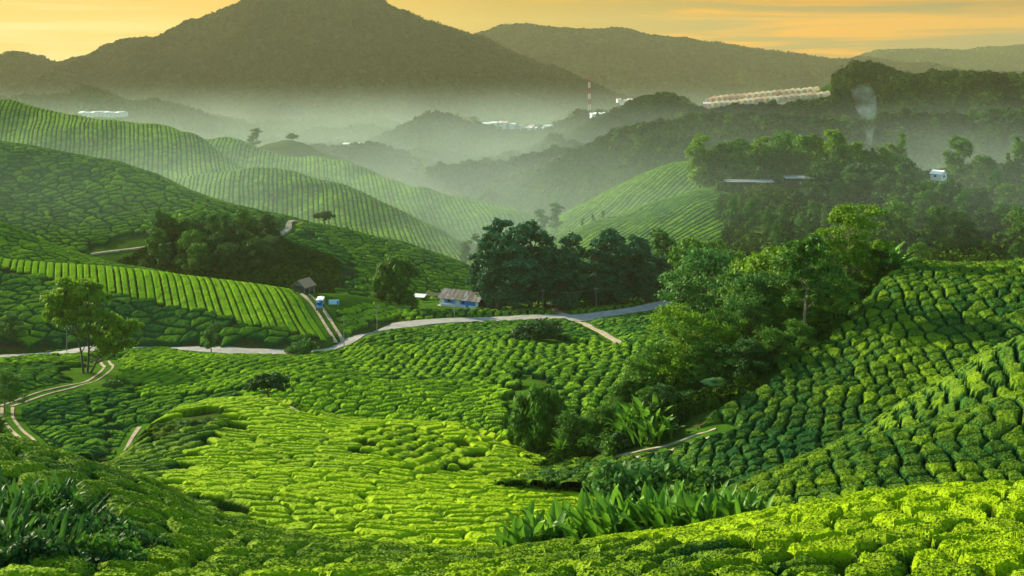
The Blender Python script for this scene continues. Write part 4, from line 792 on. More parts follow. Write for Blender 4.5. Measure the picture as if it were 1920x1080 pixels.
p = on('spur', 130, 880) ; p = on('plateau', 215, 735); plant('shrub', 1, p, px(24, p[1]), 'round green bush on the bank right of the curving track', 'bush', name='bush')
for u, v, h, lab in ((266, 503, 20, 'small round dark tree behind the striped tea field'), (650, 420, 10, 'tiny dark bush on the ridge right of the footpath')):
    p = on('dark_hill', u, v + 4); plant('shade', 0, p, px(h, p[1]), lab, 'tree')
for k in range(34):
    u = random.uniform(288, 412); v = random.uniform(792, 826) + (350 - u) * .12; p = on('spur', u, v); plant('shrub', (0, 3, 1)[k % 3], p, px(random.uniform(7, 13), p[1]), 'low weedy scrub on the bare bank at the left of the middle spur', 'shrub', 'scrub on the bare bank', wide=1.5)
# the row of tall dark trees by the road
for k, (u, D, tv, w) in enumerate([(918, 368, 452, .8), (938, 374, 436, 1.0), (965, 366, 430, 1.1), (996, 372, 438, 1.0), (1022, 380, 462, .75), (1060, 370, 447, 1.0), (1086, 384, 486, .7), (1118, 374, 468, .8), (1142, 380, 447, .9), (1160, 372, 452, .95), (1196, 380, 447, .8), (1212, 374, 486, .9), (1238, 388, 496, .8), (1256, 396, 520, .8), (1176, 392, 476, .9), (950, 390, 455, 1.0), (1010, 394, 470, .9), (1040, 396, 490, .9), (1100, 400, 500, .9), (1128, 396, 480, .9), (898, 376, 490, .7), (1220, 400, 500, .9), (1075, 400, 505, .9)]):
    D -= 12; p = atD(u, D); zb = V0 - F * (p[2] - ZC) / D
    plant('dark', k % 4, p, px(zb - tv + 12 + 8 * math.sin(k * 2.3), D), 'tall dense dark green tree in the row along the far side of the road', 'tree', 'tall dark trees beside the main road', wide=w * 1.2)
for u, D, tv, k, lab in ((1246, 402, 432, 0, 'tall thin pale green tree at the right end of the dark row'), (872, 520, 452, 1, 'hazy grey green tree just left of the tall dark row'), (898, 520, 440, 0, 'taller hazy tree peeping out left of the dark row'),
        (1042, 600, 380, 1, 'flat topped tree in the hazy valley above the dark row'), (1015, 600, 394, 0, 'small ragged tree left of the flat topped hazy one'), (1092, 560, 410, 0, 'pale hazy tree at the foot of the right tea spur'), (1112, 560, 404, 1, 'second pale tree at the foot of the right tea spur'), (1130, 565, 416, 0, 'third pale tree at the foot of the right tea spur')):
    p = atD(u, D); zb = V0 - F * (p[2] - ZC) / D; plant('slender', k, p, px(max(zb - tv, 18), D), lab, 'tree', wide=1.25)
for u, D, tv in ((1285, 300, 470), (1310, 340, 455), (1335, 420, 450), (1375, 380, 470), (1430, 420, 478), (1260, 430, 470), (1460, 470, 470), (1640, 440, 462), (1720, 430, 455), (1770, 440, 448), (1850, 440, 450), (1905, 430, 455)):
    p = atD(u, D); zb = V0 - F * (p[2] - ZC) / D; plant('hill', random.choice((0, 1, 4)), p, px(max(zb - tv, 25), D), 'hazy green tree of the valley behind the right thicket', 'tree', 'valley trees behind the right thicket')
# the gully wood on the left hill
for k in range(26):
    u = random.uniform(285, 520); v = 470 + random.uniform(-22, 55) - abs(u - 420) * .12
    p = on('dark_hill', u, v); plant('hill', (3, 0, 4, 3, 1)[k % 5], p, px(random.uniform(34, 62), p[1]), 'dark tree in the gully wood between the left tea hills', 'tree', 'gully trees on the left hill', wide=.95)
# the thicket on the flank of the right hillside
TH = [('layered', 1, 1592, 562, 184, 1.0, 'tall pale trunked tree rising highest above the right thicket'), ('layered', 0, 1512, 640, 196, 1.0, 'tree with a bare white lower trunk in the middle of the thicket'),
 ('round', 2, 1282, 712, 158, 1.0, 'bright yellow green round tree at the left end of the thicket'), ('layered', 2, 1408, 660, 150, .9, 'flat topped mid green tree left of the white trunk'), ('round', 1, 1350, 690, 120, .95, 'rounded green tree low in the middle left of the thicket'),
 ('shade', 0, 1240, 740, 120, 1.0, 'deep green tree on the lower left slope of the thicket'), ('round', 0, 1180, 775, 90, 1.0, 'small green tree behind the banana clumps'), ('shade', 0, 1320, 730, 90, 1.1, 'spreading dark tree above the banana clumps'),
 ('round', 1, 1460, 640, 110, .8, 'leafy tree just left of the white trunk'), ('shade', 0, 1560, 610, 90, 1.1, 'dark low tree right of the white trunk'), ('shade', 1, 1390, 715, 80, 1.2, 'dark spreading tree near the tree ferns'), ('shade', 0, 1460, 690, 70, 1.2, 'low dark tree at the thicket edge by the tea columns'),
 ('round', 0, 1545, 585, 110, .8, 'green tree between the white trunk and the tallest tree'), ('round', 2, 1625, 540, 80, .8, 'small yellow green tree under the tallest one'), ('shade', 1, 1650, 512, 64, .9, 'dark bushy tree where the thicket meets the hill crest'),
 ('shade', 0, 1130, 800, 60, 1.2, 'low green tree at the left foot of the thicket'), ('shade', 1, 1250, 790, 70, 1.1, 'dark tree hanging over the track'), ('round', 1, 1210, 735, 70, 1.1, 'rounded tree on the left shoulder of the thicket'),
 ('shade', 0, 1500, 665, 60, 1.3, 'low bushy tree below the white trunk'), ('round', 1, 1300, 665, 60, 1.0, 'leafy crown peeping over the thicket shoulder'), ('shade', 1, 1420, 700, 60, 1.2, 'shaded tree beside the palm like ferns')]
for kd, i, u, v, h, w, lab in TH: p = on('tea_slope', u, v); plant(kd, i, p, px(h, p[1]), lab, 'tree', wide=w)
for k, (u, D, tv, kd, lab) in enumerate([(1342, 205, 470, 2, 'broad tree behind the thicket with a dark trunk and open crown'), (1395, 185, 512, 0, 'low spreading tree behind the thicket edge'), (1455, 170, 470, 1, 'yellowish layered tree behind the white trunk'), (1665, 150, 452, 0, 'dark leafy tree at the top of the thicket beside the crest')]):
    p = atD(u, D); zb = V0 - F * (p[2] - ZC) / D; plant('layered', kd, p, px(zb - tv, D), lab, 'tree')
p = on('tea_slope', 1008, 830); p = atD(1010, 132); zb = V0 - F * (p[2] - ZC) / p[1]; plant('willow', 0, p, px(zb - 734, p[1]), 'soft light green drooping tree left of the banana clumps', 'tree', wide=.85)
for k in range(26):
    t = (k + random.random()) / 26; u = 1075 + 520 * t; v = min(830 - 290 * t + random.uniform(-15, 60) * (1 - .6 * t), 838); p = on('tea_slope', u, v)
    plant(('shade', 'round', 'round')[k % 3], (0, 1, 0)[k % 3], p, px(random.uniform(52, 84), p[1]), 'leafy green tree packed into the wooded gully of the right hillside', 'tree', 'trees packed into the right gully', wide=1.1)
for k in range(85):
    t = random.random(); u = 1060 + 560 * t; v = 835 - 300 * t + random.uniform(-5, 75) * (1 - t * .6); v = min(v, 850)
    x, y, z = on('tea_slope', u, v); plant('shrub', (0, 1, 0, 3, 2)[k % 5], (x, y, z), px(random.uniform(22, 42), y), 'leafy shrub filling the undergrowth of the right thicket', 'shrub', 'shrubs in the right thicket')
for k, (u, v, h) in enumerate([(1068, 815, 62), (1100, 822, 58), (1125, 828, 55), (1175, 812, 62), (1195, 822, 74), (1215, 815, 80), (1228, 832, 66), (1150, 832, 40)]):
    p = on('tea_slope', u, v); plant('banana', k % 4, p, px(h, p[1]), 'wild banana clump at the foot of the right thicket above the track', 'banana plant', 'banana clumps at the foot of the thicket')
for u, v, h, lab in ((1343, 765, 44, 'tree fern with drooping fronds lower of the two in the thicket'), (1420, 700, 40, 'tree fern higher up the thicket beside the tea columns')):
    p = on('tea_slope', u, v); plant('tree_fern', 0, p, px(h, p[1]), lab, 'tree fern')
p = atD(1668, 146); plant('banana', 1, p, px(70, 146), 'wild banana clump at the upper end of the thicket', 'banana plant')
# clumps behind the foreground crest
for k, (u, D, h) in enumerate([(968, 64, 80), (995, 63, 108), (1030, 64, 92), (1068, 63, 100), (1092, 64, 120), (1118, 62, 118), (1148, 62, 118), (1178, 61, 110), (1210, 62, 104), (1240, 60, 108), (1268, 60, 112), (1300, 59, 118), (1330, 58, 120), (1362, 58, 112), (1395, 57, 104), (1425, 57, 92), (1350, 63, 130), (1160, 66, 120)]):
    x, y, z = atD(u, D); zc = float(LAY['foreground'].prof(np.array([x]), np.array([y]))[0]); z = max(z, zc); zb = V0 - F * (z - ZC) / D
    tv = {0: 965}.get(k, np.interp(u, [960, 1000, 1060, 1130, 1200, 1300, 1380, 1440], [965, 945, 925, 915, 908, 893, 893, 915]) + random.uniform(-6, 14))
    plant('banana', k % 4, (x, y, z), px(max(zb - tv, 50), D), 'large leafed wild banana clump behind the bright foreground crest', 'banana plant', 'banana clumps behind the foreground crest', wide=.75)
for k, (u, D, tv) in enumerate([(1190, 92, 862), (1235, 90, 858), (1285, 88, 870), (1330, 88, 880)]):
    p = atD(u, D); zb = V0 - F * (p[2] - ZC) / D; plant('shrub', k % 2, p, px(max(zb - tv, 40), D), 'leafy bush in the hollow between the middle spur and the right ridge', 'bush', 'bushes in the hollow below the track', name='bush', wide=1.1)
# lower left corner
for k, (u, v, h, kd) in enumerate([(-20, 1000, 90, 'ginger'), (18, 1010, 86, 'ginger'), (75, 990, 84, 'ginger'), (105, 1000, 76, 'ginger'), (135, 1010, 66, 'ginger'), (170, 1015, 52, 'ginger'), (48, 1000, 60, 'ginger'), (-10, 1075, 100, 'ginger'), (45, 1085, 84, 'ginger'), (70, 1095, 60, 'ginger'), (110, 1100, 90, 'ginger'), (160, 1090, 60, 'ginger'), (215, 1060, 46, 'ginger')]):
    p = on('foreground', u, v); plant(kd, k % 3, p, px(h * 1.15 + 22, p[1]), 'upright long leafed plant in the dark corner at the lower left', 'leafy plant', 'long leafed plants at the lower left', name='ginger_plant', wide=.8)
for k, (u, v, h) in enumerate([(30, 1040, 60), (90, 1040, 62), (140, 1050, 66), (190, 1060, 66), (240, 1075, 56), (170, 1100, 80), (90, 1110, 80), (230, 1110, 60), (10, 1110, 60), (50, 1005, 40)]):
    p = on('foreground', u, v); plant('shrub', (2, 0, 2, 1)[k % 4], p, px(h + 22, p[1]), 'dark leafy shrub in the lower left corner', 'shrub', 'dark shrubs at the lower left')
# the wooded hill with the white house
def hillrow(n, u0, u1, v0, v1, h0, h1, kinds, lab, grp, layer='house_hill', seed=1, wide=1.0):
    g = random.Random(seed)
    for k in range(n):
        u = u0 + (u1 - u0) * (k + g.random()) / n; v = g.uniform(v0, v1); p = on(layer, u, v)
        if abs(u - 1757) < 26 and v < 400 and layer == 'house_hill' and v > 325: continue
        plant('hill', g.choice(kinds), p, px(g.uniform(h0, h1), p[1]), lab, 'tree', grp, wide=wide)
hillrow(26, 1308, 1660, 346, 352, 60, 104, (0, 2, 2, 5, 1, 2), 'sunlit tree behind the dark pavilion on the wooded hill', 'trees behind the pavilion', seed=3)
hillrow(20, 1660, 2200, 338, 352, 50, 90, (0, 1, 3, 2, 5), 'tree beside and behind the white house on the wooded hill', 'trees around the white house', seed=4)
hillrow(16, 1520, 1720, 352, 392, 45, 66, (3, 3, 0, 4), 'dark tree on the slope left of the white house', 'trees left of the white house', seed=5)
hillrow(42, 1640, 2200, 385, 480, 50, 76, (0, 3, 4, 1, 3), 'tree on the shaded slope below the white house', 'trees below the white house', seed=6)
hillrow(14, 1340, 1640, 400, 470, 36, 56, (4, 0, 4, 5), 'pale tree standing on the hazy tea slope below the pavilion', 'trees below the pavilion', seed=7, wide=.8)
def crestrow(layer, n, u0, u1, h0, h1, lab, grp, seed, vo=0, kd='crest'):
    g = random.Random(seed); L = LAY[layer]
    for k in range(n):
        u = g.uniform(u0, u1); D = float(np.interp(u, L.uu, L.D[-1])) - g.uniform(0, vo); x = (u - 960) / F * D; z = float(L.prof(np.array([x]), np.array([D]))[0])
        plant(kd, g.randrange(3), (x, D, z), px(g.uniform(h0, h1), D), lab, 'tree', grp)
crestrow('right_wood', 38, 930, 1900, 14, 24, 'dark tree on the crest of the wooded middle ridge at the right', 'trees on the wooded right ridge', 9, 40)
crestrow('greenhouse_hill', 12, 1180, 1300, 10, 17, 'dark tree on the knob left of the glowing greenhouses', 'trees left of the greenhouses', 10, 10)
crestrow('greenhouse_hill', 24, 1570, 2000, 6, 13, 'tree on the skyline of the dark hill at the right', 'trees on the dark right skyline', 11, 10)
crestrow('town_hill', 24, 745, 1080, 8, 17, 'misty tree on the low hill in front of the big mountain', 'trees on the misty low hill', 12, 30)
crestrow('left_wood', 22, 580, 880, 10, 18, 'dark tree on the low wooded strip left of the misty valley', 'trees of the low wooded strip', 13, 30)
# ------------------------------------------------------------------ buildings, vehicles, poles
M['white_wall'] = simple('whitewashed wall', (.62, .61, .56), .85, var=.12, scale=1.2)
M['blue_paint'] = simple('blue painted boards', (.012, .20, .52), .6, var=.18, scale=1.5)
M['blue_dark'] = simple('deep blue boards', (.008, .075, .17), .6, var=.18, scale=1.5)
M['red_door'] = simple('red brown door', (.22, .045, .025), .7, var=.2)
M['glass'] = simple('dark window', (.015, .02, .025), .2, var=.1, spec=.5)
M['white_paint'] = simple('white paint', (.75, .74, .70), .6, var=.06)
M['mast_white'] = simple('faded mast white', (.42, .40, .37), .8, var=.1, spec=0)
M['mast_red'] = simple('faded mast red', (.26, .075, .05), .8, var=.1, spec=0)
M['red_paint'] = simple('red paint', (.34, .07, .05), .6, var=.1)
M['grey_metal'] = simple('grey metal', (.25, .26, .26), .5, .4, var=.15)
M['black'] = simple('black rubber', (.02, .02, .02), .8, var=.1)
M['grey_board'] = simple('weathered grey boards', (.16, .15, .13), .9, var=.3, scale=2)
M['tile_brown'] = simple('brown tiled roof', (.32, .19, .11), .85, var=.25, scale=3)
M['dark_wood'] = simple('dark timber', (.035, .028, .02), .85, var=.3)
M['amber_lamp'] = simple('amber awning', (.75, .22, .06), .7, var=.1)
M['town_wall'] = simple('pale town walls', (.55, .52, .47), .8, var=.2, scale=.1)
M['pink_roof'] = simple('pinkish roofs', (.48, .30, .25), .8, var=.25, scale=.1)
M['blue_board'] = simple('pale blue sign board', (.42, .62, .80), .6, var=.1, scale=1)
M['stone'] = simple('pale stone', (.42, .41, .38), .9, var=.2, scale=2)
def rusty():
    m, t, b, o = mat('rusty metal roof'); tc = N(t, 'ShaderNodeTexCoord'); mp = N(t, 'ShaderNodeMapping'); mp.inputs['Scale'].default_value = (1.1, .28, .28); t.links.new(tc.outputs['Object'], mp.inputs[0])
    v = N(t, 'ShaderNodeTexVoronoi', i_Scale=1.0); t.links.new(mp.outputs[0], v.inputs['Vector']); sp = N(t, 'ShaderNodeSeparateColor'); t.links.new(v.outputs['Color'], sp.inputs[0])
    n = N(t, 'ShaderNodeTexNoise', i_Scale=.9, i_Detail=6.0); t.links.new(tc.outputs['Object'], n.inputs['Vector'])
    a = N(t, 'ShaderNodeMath', operation='MULTIPLY_ADD'); a.inputs[1].default_value = .5; t.links.new(n.outputs[0], a.inputs[0])
    h = N(t, 'ShaderNodeMath', operation='MULTIPLY'); h.inputs[1].default_value = .6; t.links.new(sp.outputs[0], h.inputs[0]); t.links.new(h.outputs[0], a.inputs[2])
    r = cr(t, [(.25, (.05, .045, .04)), (.42, (.10, .09, .075)), (.52, (.10, .11, .055)), (.62, (.13, .07, .055)), (.74, (.17, .18, .20)), (.9, (.28, .29, .32))], a.outputs[0])
    t.links.new(r.outputs[0], b.inputs['Base Color']); b.inputs['Roughness'].default_value = .75; return m
M['rust_roof'] = rusty(); M['end_film'] = simple('greenhouse end film', (.46, .38, .27), .8, var=.2, scale=.5, spec=0)
def poly_film():
    m, t, b, o = mat('greenhouse film'); b.inputs['Base Color'].default_value = (.74, .68, .56, 1); b.inputs['Roughness'].default_value = .5
    oi = N(t, 'ShaderNodeObjectInfo'); r = cr(t, [(0, (.74, .46, .26)), (.35, (.92, .70, .40)), (1, (.96, .82, .55))], oi.outputs['Random']); t.links.new(r.outputs[0], b.inputs['Base Color'])
    tr = N(t, 'ShaderNodeBsdfTranslucent'); t.links.new(r.outputs[0], tr.inputs[0]); mx = N(t, 'ShaderNodeMixShader'); mx.inputs[0].default_value = .45
    t.links.new(b.outputs[0], mx.inputs[1]); t.links.new(tr.outputs[0], mx.inputs[2]); t.links.new(mx.outputs[0], o.inputs[0]); return m
M['film'] = poly_film()
class B:
    def __init__(s): s.c, s.f, s.n = [], [], 0
    def quad(s, *p): s.c += [tuple(q) for q in p]; s.f.append(tuple(range(s.n, s.n + 4))); s.n += 4; return s
    def box(s, x0, y0, z0, x1, y1, z1, bev=0):
        v = [(x, y, z) for z in (z0, z1) for y in (y0, y1) for x in (x0, x1)]
        for f in ((0, 2, 3, 1), (4, 5, 7, 6), (0, 1, 5, 4), (2, 6, 7, 3), (0, 4, 6, 2), (1, 3, 7, 5)): s.quad(*[v[i] for i in f])
        return s
    def prism(s, prof, x0, x1, ax='x'):
        """profile [(a, z)] extruded along x (or y)"""
        P = (lambda a, z, t: (t, a, z)) if ax == 'x' else (lambda a, z, t: (a, t, z)); n = len(prof)
        for i in range(n): (a, z), (b, w) = prof[i], prof[(i + 1) % n]; s.quad(P(a, z, x0), P(b, w, x0), P(b, w, x1), P(a, z, x1))
        cx, cz = sum(p[0] for p in prof) / n, sum(p[1] for p in prof) / n
        for t in (x0, x1):
            for i in range(n): (a, z), (b, w) = prof[i], prof[(i + 1) % n]; m_ = ((a + b) / 2, (z + w) / 2); s.quad(P(a, z, t), P(*m_, t), P(b, w, t), P(cx, cz, t))
        return s
    def tub(s, path, rad, k=8):
        c, f = tube(path, rad, k)
        for q in f: s.quad(*[c[i] for i in q])
        return s
    def slab(s, p0, p1, p2, p3, th):
        """a sloping plate of thickness th under the quad"""
        P = [Vector(p) for p in (p0, p1, p2, p3)]; nn = (P[1] - P[0]).cross(P[3] - P[0]).normalized() * th; Q = [p - nn for p in P]
        s.quad(*P).quad(*Q[::-1])
        for i in range(4): j = (i + 1) % 4; s.quad(P[i], Q[i], Q[j], P[j])
        return s
    def build(s, name, m, parent=None, loc=None, smooth=False): return mobj(name, np_mesh(name, np.array(s.c, float), np.array(s.f), M[m], None, smooth), parent, loc)
def gable_roof(L, Wd, z0, z1, ov=.5, th=.08):
    """ridge along x"""
    b = B(); h = Wd / 2 + ov; dz = (z1 - z0) * ov / (Wd / 2)
    b.slab((-L / 2 - ov, -h, z0 - dz), (L / 2 + ov, -h, z0 - dz), (L / 2 + ov, 0, z1), (-L / 2 - ov, 0, z1), th)
    b.slab((L / 2 + ov, h, z0 - dz), (-L / 2 - ov, h, z0 - dz), (-L / 2 - ov, 0, z1 + .01), (L / 2 + ov, 0, z1 + .01), th)
    return b
# blue and white bungalow: ridge along x, gable with blue boards at the right
D0 = 362; hx, hy, hz = atD(870, D0); hz += .5
bung = empty('bungalow', (hx, hy, hz + .1), R(-27)); tag(bung, 'long low white and blue bungalow with a patchy rusted metal roof beside the dark trees', 'house')
L_, W_ = 14.5, 7.0
B().prism([(-W_ / 2, -.6), (W_ / 2, -.6), (W_ / 2, 2.7), (-W_ / 2, 2.7)], -L_ / 2, L_ / 2).build('wall', 'white_wall', bung)
B().prism([(-W_ / 2 - .03, 0), (W_ / 2 + .03, 0), (W_ / 2 + .03, 2.7), (0, 4.78), (-W_ / 2 - .03, 2.7)], L_ / 2 + .004, L_ / 2 + .1).build('gable', 'blue_dark', bung)
B().prism([(-W_ / 2, 2.7), (W_ / 2, 2.7), (0, 4.78)], -L_ / 2 - .05, -L_ / 2 + .1).build('gable', 'blue_dark', bung)
gable_roof(L_, W_, 2.75, 4.9, .6).build('roof', 'rust_roof', bung)
for x0, x1 in ((-5.4, -1.2), (.5, 6.2)): B().box(x0, -W_ / 2 - .06, .9, x1, -W_ / 2 + .02, 2.55).build('panel', 'blue_paint', bung)
B().box(2.6, -W_ / 2 - .08, 0, 3.7, -W_ / 2 + .02, 2.1).build('door', 'blue_paint', bung)
B().box(-4.2, -W_ / 2 - .12, 1.3, -3.2, -W_ / 2 - .065, 2.1).build('window', 'glass', bung); B().box(1.3, -W_ / 2 - .12, 1.3, 2.2, -W_ / 2 - .065, 2.1).build('window', 'glass', bung)
B().box(L_ / 2 + .102, -W_ / 2 + .1, 0, L_ / 2 + .2, -W_ / 2 + 1.9, 2.6).build('red_panel', 'red_door', bung)
B().box(-L_ / 2 - .3, -W_ / 2 - 1.6, -.6, L_ / 2 + .4, -W_ / 2 - .01, .12).build('veranda_floor', 'stone', bung)
B().box(-5.8, -W_ / 2 - 1.5, .12, -.4, -W_ / 2 - 1.35, .85).build('veranda_wall', 'white_wall', bung)
hx, hy, hz = atD(919, 366)
h2_ = empty('small_house', (hx, hy, hz + .1), R(-4)); tag(h2_, 'small white and blue house tucked between the bungalow and the dark trees', 'house')
B().box(-2.6, -2.2, -.5, 2.6, 2.2, 2.5).build('wall', 'white_wall', h2_); gable_roof(5.2, 4.4, 2.5, 3.9, .4).build('roof', 'grey_board', h2_)
B().box(-2.0, -2.27, 1.0, 1.9, -2.19, 2.3).build('panel', 'blue_paint', h2_); B().box(-.2, -2.3, 0, .7, -2.275, 2.0).build('door', 'blue_paint', h2_)
# open hut on the shoulder of the tea field
hx, hy, hz = on('lane_hill', 569, 547)
hut = empty('hut', (hx, hy, hz), R(66)); tag(hut, 'small open timber hut with a brown gabled roof at the top of the white track', 'hut')
for x in (-2.5, 0, 2.5):
    for y in (-2.1, 2.1): B().box(x - .1, y - .1, -.4, x + .1, y + .1, 2.6).build('post', 'grey_board', hut)
B().box(-2.5, 2.0, .0, 2.5, 2.08, 2.5).build('wall', 'grey_board', hut); B().box(2.42, -2.0, .0, 2.5, 2.0, 2.5).build('wall', 'grey_board', hut)
B().box(-2.5, -2.0, .0, -2.42, 2.0, .9).build('wall', 'grey_board', hut); B().prism([(-2.1, 2.5), (2.1, 2.5), (0, 4.2)], -2.5, -2.4).build('gable', 'grey_board', hut); B().prism([(-2.1, 2.5), (2.1, 2.5), (0, 4.2)], 2.4, 2.5).build('gable', 'grey_board', hut)
gable_roof(5.2, 4.4, 2.55, 4.35, .5).build('roof', 'tile_brown', hut)
B().box(-1.2, -1.5, .0, 1.0, -.6, .75).build('bench', 'dark_wood', hut)
# the lorry on the track
tx, ty, tz = on('lane_hill', 600, 581)
lor = empty('lorry', (tx, ty, tz + .12), R(4)); tag(lor, 'small white topped lorry with a blue bonnet coming down the white track', 'lorry')
B().prism([(-2.4, .75), (-2.4, 1.35), (-1.6, 1.5), (-1.35, 2.25), (.1, 2.3), (.1, .75)], -.85, .85).build('cab', 'blue_paint', lor)
B().quad((-.72, -1.62, 1.53), (.72, -1.62, 1.53), (.72, -1.38, 2.2), (-.72, -1.38, 2.2)).build('windscreen', 'glass', lor)
B().box(-.6, -2.46, .85, .6, -2.41, 1.25).build('grille', 'grey_metal', lor)
B().prism([(-1.05, 2.75), (-1.0, 2.95), (0, 3.15), (1.0, 2.95), (1.05, 2.75)], -1.5, 3.2, 'y').build('canopy', 'white_paint', lor)
B().box(-1.05, .2, .9, 1.05, 3.2, 1.5).build('load_bed', 'dark_wood', lor)
for x in (-1.0, 1.0):
    for y in (-1.2, .2, 3.1): B().box(x - .04, y - .04, 1.4 if y > 0 else 2.2, x + .04, y + .04, 2.8).build('canopy_post', 'grey_metal', lor)
for x in (-.78, .78):
    for y in (-1.7, 2.3): B().tub([(x - .14, y, .42), (x + .14, y, .42)], [.42, .42], 14).build('wheel', 'black', lor)
for x in (-.62, .62): B().tub([(x, -2.46, 1.05), (x, -2.5, 1.05)], [.12, .1], 10).build('headlight', 'white_paint', lor)
# sign board
sx_, sy_, sz_ = on('lane_hill', 626, 574)
sg = empty('sign_board', (sx_, sy_, sz_), R(5)); tag(sg, 'pale blue rectangular sign board standing in the grass right of the lorry', 'sign board')
B().box(-1.5, -.05, .5, 1.5, 0, 1.9).build('panel', 'blue_board', sg); B().box(.85, -.07, .6, 1.4, -.052, 1.5).build('picture', 'blue_paint', sg)
for x in (-1.2, 1.2): B().box(x - .05, .003, -.4, x + .05, .1, 1.8).build('post', 'grey_board', sg)
# utility poles and their wires
PL = []
for u, D, h, lab in ((707, 297, 8.0, 'bare grey utility pole at the inner side of the road bend'), (645, 283, 8.0, 'bare utility pole at the foot of the white track'), (852, 330, 6.5, 'slim pole in front of the blue bungalow'),
        (1018, 352, 7.5, 'grey pole by the road in front of the first dark trees'), (1118, 350, 8.0, 'grey pole by the road opposite the junction'), (1202, 362, 8.0, 'grey pole by the road at the right end of the dark trees'), (125, 277, 7.0, 'leaning pole by the road left of the tall forked tree')):
    x, y, z = atD(u, D); o = empty('utility_pole', (x, y, z)); tag(o, lab, 'utility pole')
    B().tub([(0, 0, -.5), (0, 0, h)], [.13, .09], 8).build('pole', 'grey_board' if u != 852 else 'grey_metal', o); B().box(-.6, -.05, h - .7, .6, .05, h - .58).build('crossarm', 'grey_board', o)
    for q in (-.5, .5): B().tub([(q, 0, h - .58), (q, 0, h - .4)], [.04, .05], 6).build('insulator', 'white_paint', o)
    PL.append((u, x, y, z + h - .45))
PL.sort()
def wire(a, b, sag, lab, grp='wires along the road'):
    t = np.linspace(0, 1, 16); a, b = np.array(a), np.array(b); P = a + (b - a) * t[:, None]; P[:, 2] -= sag * 4 * t * (1 - t)
    tag(B().tub(P, [.02] * 16, 4).build('wire', 'grey_metal'), lab, 'wire', grp)
for (u1, *a), (u2, *b) in zip(PL[:-1], PL[1:]):
    if u1 > 600: wire(a, b, 1.2, 'thin sagging wire between the poles beside the road')
# road signs by the left end of the road
x, y, z = on('plateau', 105, 676); o = empty('road_sign', (x, y, z)); tag(o, 'small pair of dark boards on thin posts at the left end of the road', 'road sign')
B().box(-.75, 0, .9, -.1, .05, 1.5).build('panel', 'dark_wood', o); B().box(.1, 0, .95, .75, .05, 1.55).build('panel', 'dark_wood', o)
for q in (-.42, .42): B().box(q - .04, .052, -.3, q + .04, .1, 1.2).build('post', 'grey_metal', o)
# parked cars among the trees, and a pale shed
def car(u, D, paint, rz, lab):
    x, y, z = atD(u, D); o = empty('parked_car', (x, y, z + .05), R(rz)); tag(o, lab, 'car')
    B().prism([(-2.1, .35), (-2.15, .8), (-1.2, .98), (-.65, 1.45), (.9, 1.48), (1.6, 1.0), (2.1, .9), (2.1, .35)], -.85, .85, 'y').build('body', paint, o)
    B().prism([(-1.1, 1.0), (-.62, 1.4), (.86, 1.43), (1.45, 1.02)], -.862, .862, 'y').build('window', 'glass', o)
    for a in (-1.35, 1.35):
        for b in (-.75, .75): B().tub([(a, b - .1, .33), (a, b + .12, .33)], [.33, .33], 12).build('wheel', 'black', o)
car(1159, 372, 'blue_paint', 10, 'blue car parked on the grass under the dark trees'); car(1036, 374, 'white_paint', 70, 'white car half hidden between the dark trunks'); car(1146, 378, 'white_paint', 80, 'pale van shape parked just left of the blue car')
x, y, z = atD(787, 372); o = empty('shed', (x, y, z), R(-12)); tag(o, 'low open shed with a pale roof left of the bungalow', 'shed')
B().slab((-2, -1.5, 2.1), (2.0, -1.5, 2.0), (2.0, 1.5, 2.6), (-2, 1.5, 2.7), .08).build('roof', 'white_paint', o)
for q in (-1.8, 1.8):
    for w_ in (-1.3, 1.3): B().box(q - .06, w_ - .06, -.3, q + .06, w_ + .06, 2.1).build('post', 'dark_wood', o)
x, y, z = atD(810, 378); o = empty('shed', (x, y, z), R(-8)); tag(o, 'dark roofed open shed between the pale shed and the bungalow', 'shed')
B().slab((-2.6, -1.5, 2.0), (2.6, -1.5, 2.0), (2.6, 1.5, 2.5), (-2.6, 1.5, 2.5), .1).build('roof', 'dark_wood', o)
for q in (-2.4, 2.4):
    for w_ in (-1.3, 1.3): B().box(q - .06, w_ - .06, -.3, q + .06, w_ + .06, 2.0).build('post', 'dark_wood', o)
# pale boulder on the spur
import bmesh
bm = bmesh.new(); bmesh.ops.create_icosphere(bm, subdivisions=3, radius=1)
for v in bm.verts: v.co *= 1 + .25 * float(fbm(np.array([v.co.x * 1.7 + 5]), np.array([v.co.y * 1.7 + v.co.z]), 4, 3)[0]); v.co = Vector((v.co.x * .95, v.co.y * .7, v.co.z * .55))
me = bpy.data.meshes.new('boulder'); bm.to_mesh(me); bm.free(); me.materials.append(M['stone']); x, y, z = on('spur', 440, 753); tag(mobj('boulder', me, None, (x, y - 1, z + .6)), 'pale grey boulder at the edge of the spur left of the dark umbrella tree', 'boulder')
# white house on the wooded hill
x, y, z = on('house_hill', 1757, 347); z = ZC + (V0 - 334) / F * (y - 16); o = empty('white_house', ((1760 - 960) / F * (y - 16), y - 16, z), R(-58), .75); tag(o, 'small white house with a pale gabled roof among the trees on the right', 'house')
B().box(-4.2, -3.2, -1.5, 4.2, 3.2, 3.4).build('wall', 'white_wall', o)
B().prism([(-3.2, 3.4), (3.2, 3.4), (0, 5.4)], 4.1, 4.205).build('gable', 'white_wall', o); B().prism([(-3.2, 3.4), (3.2, 3.4), (0, 5.4)], -4.205, -4.1).build('gable', 'white_wall', o)
gable_roof(8.4, 6.4, 3.45, 5.6, .7, .12).build('roof', 'white_paint', o)
w = B().box(4.21, -1.0, .9, 4.26, 1.2, 2.3).build('window', 'glass', o); B().box(4.262, .06, .9, 4.3, .14, 2.3).build('mullion', 'white_paint', w)
B().box(-1.5, -3.26, .9, .5, -3.21, 2.2).build('window', 'glass', o)
